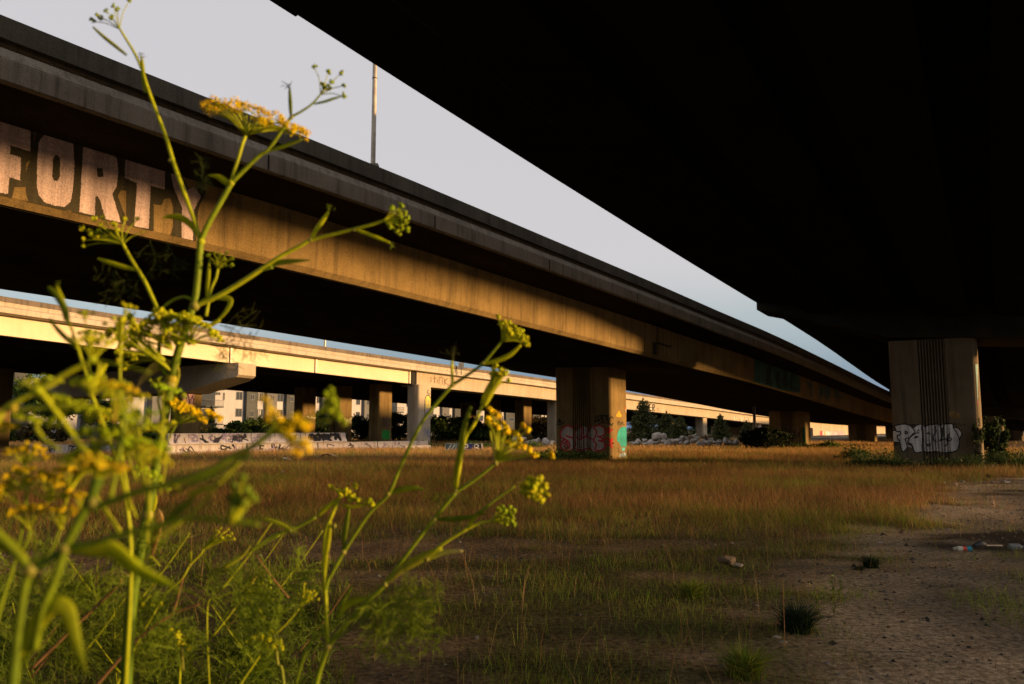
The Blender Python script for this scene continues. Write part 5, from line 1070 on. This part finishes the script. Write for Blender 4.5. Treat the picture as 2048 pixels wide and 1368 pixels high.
# ---- near blurred plant at the lower left
C_ = Plant(40, .5, 'thick out of focus fennel stems with a bent leaf at the lower left')
C_.stem([(5,1700),(20,1430),(30,1330),(42,1230),(52,1170),(62,1142)], (30,24), (DEEP, STEM)); C_.node(62, 1140, 34)
C_.stem([(62,1140),(30,1100),(-30,1050)], (26,30), STEM); C_.leaf([(62,1140),(40,1110),(10,1095),(-30,1085)], 26, LIME)
C_.stem([(66,1136),(95,1120),(128,1098)], (20,18), DEEP); C_.node(130, 1096, 28)
C_.stem([(70,1300),(88,1215),(110,1160),(130,1098),(152,1052),(175,1010),(186,985),(196,955)], (16,28), (STEM, DEEP))
C_.stem([(128,1096),(190,1086),(240,1070),(305,1054),(360,1040),(400,1036),(450,1042),(520,1050)], (17,9), (DEEP, STEM))
C_.leaf([(130,1098),(175,1100),(222,1098),(250,1118),(280,1142),(320,1160),(362,1182)], 34, (LIME, (.44,.55,.014)))
C_.leaf([(30,1324),(50,1285),(78,1240),(103,1214),(122,1212),(136,1226),(148,1270),(160,1310),(172,1348)], 36, (LIME, STEM)); C_.leaf([(104,1216),(84,1240),(60,1290),(44,1340)], 28, STEM)
C_.sheath([(80,1150),(84,1175),(90,1188)], 13, NODE); C_.stem([(74,1130),(72,1100),(64,1060)], (8,6), LIME); C_.stem([(82,1125),(92,1090),(98,1062)], (7,9), (STEM, NODE))
C_.stem([(182,1018),(225,1002),(275,984),(340,968),(410,945),(470,912),(510,890),(545,862)], (18,17), (DEEP, STEM)); C_.stem([(340,990),(400,960),(450,938),(500,910)], (9,11), DEEP)
C_.node(186, 1006, 30); C_.umbel((194,960), (205,930), 46, 14, (.50,.42,.012), 12, 11, .3, Y=.5, rayw=5, cr=.26)
C_.leaf([(392,992),(360,1018),(325,1050),(296,1075)], 18, STEM); C_.stem([(300,1085),(380,1030),(440,965),(480,925)], (9,6), STEM2); C_.sheath([(376,988),(400,982),(430,972)], 14, STEM2); C_.sheath([(342,966),(354,976),(366,988)], 11, LIME)
# ---- near blurred flower heads
C_.stem([(540,866),(545,858)], (12,12), STEM)
C_.umbel((545,858), (565,850), 60, 16, YEL, 14, 8, .3, ends=[(528,806),(536,822),(545,832),(552,846),(532,842),(560,852),(570,866),(578,880),(586,892),(590,904),(604,884),(610,896),(584,838),(598,848),(604,852),(575,856)], rayw=4, cr=.2, Y=.5)
C_.stem([(548,858),(590,846),(640,822),(655,812)], (8,6), STEM); C_.umbel((640,824), (664,806), 36, 14, BUDG, 8, 9, .3, ends=[(652,790),(660,784),(664,800),(668,812),(656,812),(672,824),(676,836),(664,832),(658,802),(684,846),(660,820),(670,806),(654,828),(648,806)], rayw=5, cr=.2, Y=.6)
C_.stem([(560,856),(600,842),(660,842)], (6,4), STEM)
B_.node(991, 926, 13)
B_.stem([(992,924),(985,890),(980,862)], (6,5), STEM2); B_.stem([(992,924),(1008,905),(1022,895)], (6,5), STEM2); B_.stem([(992,924),(1040,915),(1080,908)], (6,5), STEM2)
B_.umbel((994,920), (1020,880), 60, 22, YEL, 13, 7.5, .3, ends=[(980,822),(988,830),(994,834),(976,848),(984,852),(992,858),(976,840),(1005,850),(1010,858),(1012,868),(1024,866),(1030,872),(1036,882),(1044,896),(1056,902),(1064,912),(1014,888),(1024,892),(1034,896),(1044,854),(1052,862),(1100,912)], rayw=2.6, cr=.11, Y=1.12)
C_.umbel((462,1052), (478,1010), 40, 16, (.18,.27,.02), 12, 11, .3, ends=[(485,962),(466,976),(472,990),(462,1000),(470,1012),(478,1024),(462,1030),(470,1042),(498,996),(506,1002),(476,1000),(490,980),(484,1010),(466,1020),(474,1036),(500,990)], rayw=5, cr=.2, Y=.5)
C_.stem([(478,1050),(505,1038),(540,1040),(590,1062)], (8,7), STEM)
# ---- blurred plant at the left edge
H_ = Plant(-20, .52, 'blurred yellow green fennel crossing the left edge before the apartments')
H_.stem([(-90,2000),(-80,1500),(-60,1100),(-40,930),(0,832),(40,800),(78,782),(130,748),(186,720)], (18,12), STEM2); H_.node(78, 780, 24, col=(.44,.55,.014)); H_.node(186, 720, 18, col=(.44,.55,.014)); H_.node(28, 818, 20, col=(.42,.34,.03))
H_.stem([(80,782),(105,815),(132,850),(160,890),(180,910)], (15,12), STEM2); H_.stem([(186,720),(200,735),(180,792)], (8,10), LIME); H_.stem([(186,720),(240,730),(300,745)], (7,5), STEM)
H_.umbel((186,722), (190,680), 44, 12, LIME, 9, 8, .4, rayw=3, cr=.2, Y=.6); H_.umbel((182,790), (178,760), 34, 10, (.44,.55,.014), 9, 9, .3, rayw=4, cr=.2, Y=.55)
for (x, y, dx, dy, R, n, col) in ((80,782,78,762,34,9,(.44,.55,.014)), (118,818,132,802,38,10,(.44,.55,.014)), (70,830,72,842,40,12,(.44,.55,.014)), (176,830,182,818,30,8,(.44,.55,.014)), (225,800,236,772,34,9,(.66,.55,.012)), (6,850,8,850,24,8,YEL), (200,880,200,862,44,12,(.38,.52,.012)), (232,900,250,880,46,12,(.38,.52,.012)), (180,930,165,905,44,12,(.38,.52,.012)), (250,860,270,838,36,9,(.38,.52,.012)), (280,920,290,890,46,12,(.38,.52,.012))):
    H_.umbel((x,y+18), (dx,dy), R*1.05, n+5, col, 12, 6.5, .35, rayw=2.6, cr=.2, Y=.58)
H_.stem([(28,820),(70,818),(110,815),(150,812),(175,806)], (10,9), STEM2); H_.stem([(72,855),(90,880),(120,900)], (12,10), STEM2); H_.stem([(240,790),(232,820),(228,845)], (11,13), (LIME, (.45,.33,.03))); H_.stem([(236,780),(250,830),(240,900),(220,1000)], (9,12), STEM); H_.stem([(180,790),(205,775),(232,765)], (9,8), LIME)
for i in range(11):
    x = RG.uniform(170, 350); y = RG.uniform(770, 960); d_ = RG.uniform(-30, 30)
    H_.umbel((x,y+26), (x+d_,y), RG.uniform(24,46), 13, (RG.uniform(.32,.54), RG.uniform(.48,.56), .015), 9, 6, RG.uniform(.2,.9), rayw=2.2, cr=.2, Y=RG.uniform(.55,.95))
    H_.stem([(x,y+26),(x+RG.uniform(-6,10),y+60),(x*.6+310*.4,y+140)], (5,7), STEM2, Y=.7)
# ---- yellow heads at the lower left, a little further away
K_ = Plant(60, .7, 'cluster of soft yellow fennel umbels at the far left middle')
K_.stem([(-60,2000),(-40,1500),(-10,1260),(36,1100),(54,980),(48,920)], (10,8), STEM); K_.node(54, 978, 13)
K_.stem([(54,978),(80,992),(100,1006)], (5,6), STEM2)
for (x, y, dx, dy, R, n) in ((48,930,45,900,36,12),(48,930,80,900,26,9),(54,978,62,940,30,10),(54,978,20,962,34,11),(100,1006,96,952,34,11),(100,1006,120,966,30,10),(60,1060,55,1018,42,12),(118,1060,122,1020,34,11),(140,980,140,938,30,10),(160,1020,164,990,22,8),(40,1010,4,985,26,8),(130,930,148,928,22,7)):
    K_.umbel((x,y), (dx,dy), R, n, (.66,.52,.010), 18, 5, .3, rayw=2, cr=.2, Y=.7)
K_.stem([(122,1060),(130,1010),(150,965),(180,932)], (7,10), STEM2); K_.sheath([(122,1000),(140,970),(165,945),(182,935)], 14, STEM2); K_.stem([(118,1060),(112,1085),(92,1110),(40,1130)], (5,7), STEM); K_.stem([(60,1058),(56,1080),(40,1110)], (5,7), STEM); K_.stem([(140,980),(128,1010),(118,1060)], (3,5), STEM)
# ---- slim upright plant in front of the pale viaduct
L_ = Plant(190, .8, 'slim fennel shoot with a split closed bud crossing the cream girder')
L_.stem([(230,2000),(245,1500),(262,1150),(252,1000),(222,890),(196,820),(184,790),(172,745),(164,722),(156,694)], (9,8), STEM2); L_.node(155, 694, 13, col=LIME)
L_.stem([(155,694),(146,665),(136,640)], (6,6), STEM2); L_.sheath([(136,645),(128,615),(112,590),(96,574)], 17, STEM); L_.sheath([(132,640),(126,610),(118,590),(113,573)], 16, STEM2); L_.feather([(114,576),(117,562)], spread=10, n=3, th=2); L_.sheath([(154,696),(136,680),(116,660),(99,638)], 11, STEM)
L_.stem([(262,1020),(244,900),(240,760),(242,690),(246,650),(250,620)], (7,6), STEM2); L_.umbel((242,690), (244,640), 30, 10, LIME, 8, 6, .3, rayw=2.5, cr=.16); L_.umbel((250,630), (256,612), 20, 8, LIME, 7, 5, .3, rayw=2.5, cr=.2); L_.umbel((180,700), (186,665), 26, 9, (.44,.55,.014), 9, 6, .4, rayw=2.2, cr=.2); L_.umbel((170,640), (170,626), 16, 7, (.44,.55,.014), 9, 5, .3, rayw=2, cr=.25); L_.stem([(170,640),(176,700),(184,790)], (3,5), STEM2)
L_.stem([(184,790),(196,762),(206,740),(212,728)], (9,10), LIME)
# ---- low shoots at the bottom
O_ = Plant(420, 1.3, 'thin fennel shoots with small open umbels near the bottom, left of centre')
O_.stem([(150,2000),(200,1480),(310,1222),(362,1160),(380,1130),(400,1110),(408,1098)], (6,5), STEM2); O_.umbel((405,1100), (432,1074), 24, 11, LIME, 6, 3.5, .3, ends=[(430,1062),(440,1058),(446,1066),(452,1072),(462,1068),(466,1078),(448,1080),(456,1060),(436,1066),(442,1076),(458,1074)], rayw=3, cr=.12); O_.sheath([(380,1130),(381,1115),(382,1102)], 7, STEM2); O_.node(380, 1130, 7)
O_.sheath([(448,1134),(465,1124),(485,1110),(500,1092)], 11, (LIME, NODE)); O_.stem([(448,1134),(500,1104),(560,1070)], (3,5), STEM)
O_.stem([(380,2000),(430,1500),(520,1310),(575,1245),(598,1218)], (5,4), STEM2); O_.umbel((600,1214), (616,1192), 26, 11, LIME, 6, 4, .3, ends=[(608,1170),(612,1184),(620,1186),(628,1192),(636,1198),(618,1194),(606,1190),(626,1184),(610,1200),(622,1200),(630,1188)], rayw=3, cr=.13)
O_.sheath([(484,1192),(496,1176),(506,1160),(514,1148)], 9, (LIME, NODE)); O_.stem([(420,1400),(415,1216),(440,1195),(462,1186),(484,1190),(510,1208),(530,1238)], (3,4), STEM2); O_.umbel((486,1190), (530,1170), 30, 14, BUDG, 6, 3.5, .3, ends=[(524,1166),(536,1156),(540,1176),(546,1184),(550,1192),(520,1180),(530,1172),(512,1178),(538,1164),(544,1200),(528,1186),(516,1170),(534,1194),(522,1192)], rayw=1.6, cr=.1)
for (x, y, dx, dy) in ((530,1300,520,1270),(536,1310,545,1285),(360,1280,362,1278),(300,1190,298,1205)): O_.umbel((x,y), (dx,dy), 26, 10, LIME, 8, 5, .3, rayw=3, cr=.18)
O_.stem([(600,2000),(570,1400),(556,1330),(552,1290),(546,1264)], (7,7), (STEM, NODE)); O_.stem([(340,2000),(358,1400),(362,1310),(360,1278)], (5,5), STEM2); O_.sheath([(366,1342),(363,1310),(362,1278)], 8, NODE)
O_.stem([(150,1420),(220,1340),(280,1275),(345,1228),(400,1208)], (8,6), RUST, label='dry reddish stalk'); O_.stem([(345,1230),(360,1180),(370,1140),(376,1120)], (5,4), RUST); O_.stem([(60,1340),(140,1262),(190,1215),(245,1162)], (8,7), RUST); O_.stem([(242,1160),(232,1140),(258,1152)], (4,4), NODE)
for i in range(40):
    x = RG.uniform(-20, 620); y = RG.uniform(1130, 1390); a = RG.uniform(-2.4, -.7); l = RG.uniform(60, 150)
    if x > 430 and y < 1190: continue
    O_.feather([(x,y),(x+l*.5*math.cos(a)+RG.uniform(-12,12),y+l*.5*math.sin(a)),(x+l*math.cos(a)*1.2,y+l*math.sin(a)*.9)], Y=RG.uniform(1.1, 1.8), spread=75, n=11, th=7, w=2.0, col=tuple(np.array((.19,.27,.02))*RG.uniform(.5,1.35)))
for i in range(16):
    x = RG.uniform(60, 620); y = RG.uniform(1180, 1368); l = RG.uniform(60, 170); sg_ = RG.choice([-1, 1, 1]); O_.stem([(x,y),(x+sg_*l*.4,y-l*.5),(x+sg_*l*.75,y-l)], (4,2.5), STEM2 if RG.uniform() < .7 else RUST, Y=RG.uniform(1.2, 1.9))
# low thicket of fennel fronds behind
Q_ = Plant(150, 2.6, 'low mass of feathery fennel fronds behind the near stems at the lower left')
for i in range(62):
    x = RG.uniform(-60, 700)**1.0; y = RG.uniform(1210, 1440)+max(0, x-420)*.35; a = RG.uniform(-2.6, -.5); l = RG.uniform(60, 130)
    Q_.feather([(x,y),(x+l*.5*math.cos(a)+RG.uniform(-12,12),y+l*.5*math.sin(a)),(x+l*math.cos(a)*1.1,y+l*math.sin(a)*.8)], Y=RG.uniform(2.0, 3.2), spread=66, n=10, th=6, w=2.4, col=tuple(np.array((.105,.16,.016))*RG.uniform(.5,1.3)))
for i in range(9):
    x = RG.uniform(0, 520); y = RG.uniform(1180, 1280); dx = RG.uniform(-220, 120); Q_.stem([(x+dx*1.6,1800),(x+dx,1500),(x+dx*.3,1330),(x,y)], (5,2.5), STEM if RG.uniform() < .6 else STEM2)
# ------------------------------------------------------------------ ground
# ------------------------------------------------------------------ light, sky, camera
w = bpy.data.worlds.new('World'); SC.world = w; w.use_nodes = True
nt = w.node_tree; nt.nodes.clear(); N = nt.nodes.new; L = nt.links.new
out = N('ShaderNodeOutputWorld'); bg = N('ShaderNodeBackground'); bg.inputs['Strength'].default_value = .15
sky = N('ShaderNodeTexSky'); sky.sky_type = 'NISHITA'; sky.sun_disc = False; sky.sun_elevation = SUN_EL; sky.sun_rotation = pi/2-SUN_AZ
sky.air_density = 1.0; sky.dust_density = .6; sky.ozone_density = 1.6
tc_ = N('ShaderNodeTexCoord'); sx = N('ShaderNodeSeparateXYZ'); L(tc_.outputs['Generated'], sx.inputs[0])
nz = N('ShaderNodeTexNoise'); nz.inputs['Scale'].default_value = 2.2; nz.inputs['Detail'].default_value = 5
mp = N('ShaderNodeMapping'); mp.inputs['Scale'].default_value = (1, 1, 3); L(tc_.outputs['Generated'], mp.inputs[0]); L(mp.outputs[0], nz.inputs['Vector'])
ma = N('ShaderNodeMath'); ma.operation = 'MULTIPLY_ADD'; ma.inputs[1].default_value = .12; ma.inputs[2].default_value = -.06; L(nz.outputs['Fac'], ma.inputs[0])
ad = N('ShaderNodeMath'); ad.operation = 'ADD'; L(sx.outputs['Z'], ad.inputs[0]); L(ma.outputs[0], ad.inputs[1])
mr = N('ShaderNodeMapRange'); mr.interpolation_type = 'SMOOTHSTEP'; mr.inputs['From Min'].default_value = .06; mr.inputs['From Max'].default_value = .22; mr.inputs['To Min'].default_value = .0; mr.inputs['To Max'].default_value = .9
L(ad.outputs[0], mr.inputs['Value'])
lowr = N('ShaderNodeMapRange'); lowr.interpolation_type = 'SMOOTHSTEP'; lowr.inputs['From Min'].default_value = .02; lowr.inputs['From Max'].default_value = .22; lowr.inputs['To Min'].default_value = .85; lowr.inputs['To Max'].default_value = 0; L(sx.outputs['Z'], lowr.inputs['Value'])
m0 = N('ShaderNodeMix'); m0.data_type = 'RGBA'; L(lowr.outputs[0], m0.inputs['Factor']); L(sky.outputs[0], m0.inputs['A']); m0.inputs['B'].default_value = (BLUE[0], BLUE[1], BLUE[2], 1)   # clear blue band low down
mx = N('ShaderNodeMix'); mx.data_type = 'RGBA'; L(mr.outputs[0], mx.inputs['Factor']); L(m0.outputs['Result'], mx.inputs['A']); mx.inputs['B'].default_value = (VEIL[0], VEIL[1], VEIL[2], 1)   # thin high cloud
L(mx.outputs['Result'], bg.inputs['Color']); L(bg.outputs[0], out.inputs[0])
ld = bpy.data.lights.new('sun', 'SUN'); ld.energy = SUN_E; ld.angle = math.radians(3.0); ld.color = (1, .60, .26)
lo = bpy.data.objects.new('sun', ld); COL.objects.link(lo)
sd = Vector((math.cos(SUN_AZ)*math.cos(SUN_EL), math.sin(SUN_AZ)*math.cos(SUN_EL), math.sin(SUN_EL)))
lo.rotation_euler = sd.to_track_quat('Z', 'Y').to_euler(); lo.location = (30, -10, 30)
cd = bpy.data.cameras.new('camera'); cam = bpy.data.objects.new('camera', cd); COL.objects.link(cam)
cam.location = (0, 0, H); cam.rotation_euler = (pi/2+TH, 0, 0)
cd.sensor_width = 36; cd.lens = 36*F/2048; cd.clip_start = .05; cd.clip_end = 3000
cd.dof.use_dof = True; cd.dof.focus_distance = 6.0; cd.dof.aperture_fstop = 5.2; cd.dof.aperture_blades = 7
SC.camera = cam
SC.view_settings.view_transform = 'Standard'; SC.view_settings.look = 'None'; SC.view_settings.exposure = EXPO; SC.view_settings.gamma = 1
SC.cycles.use_denoising = True
SC.cycles.max_bounces = 5; SC.cycles.diffuse_bounces = 3; SC.cycles.transparent_max_bounces = 8
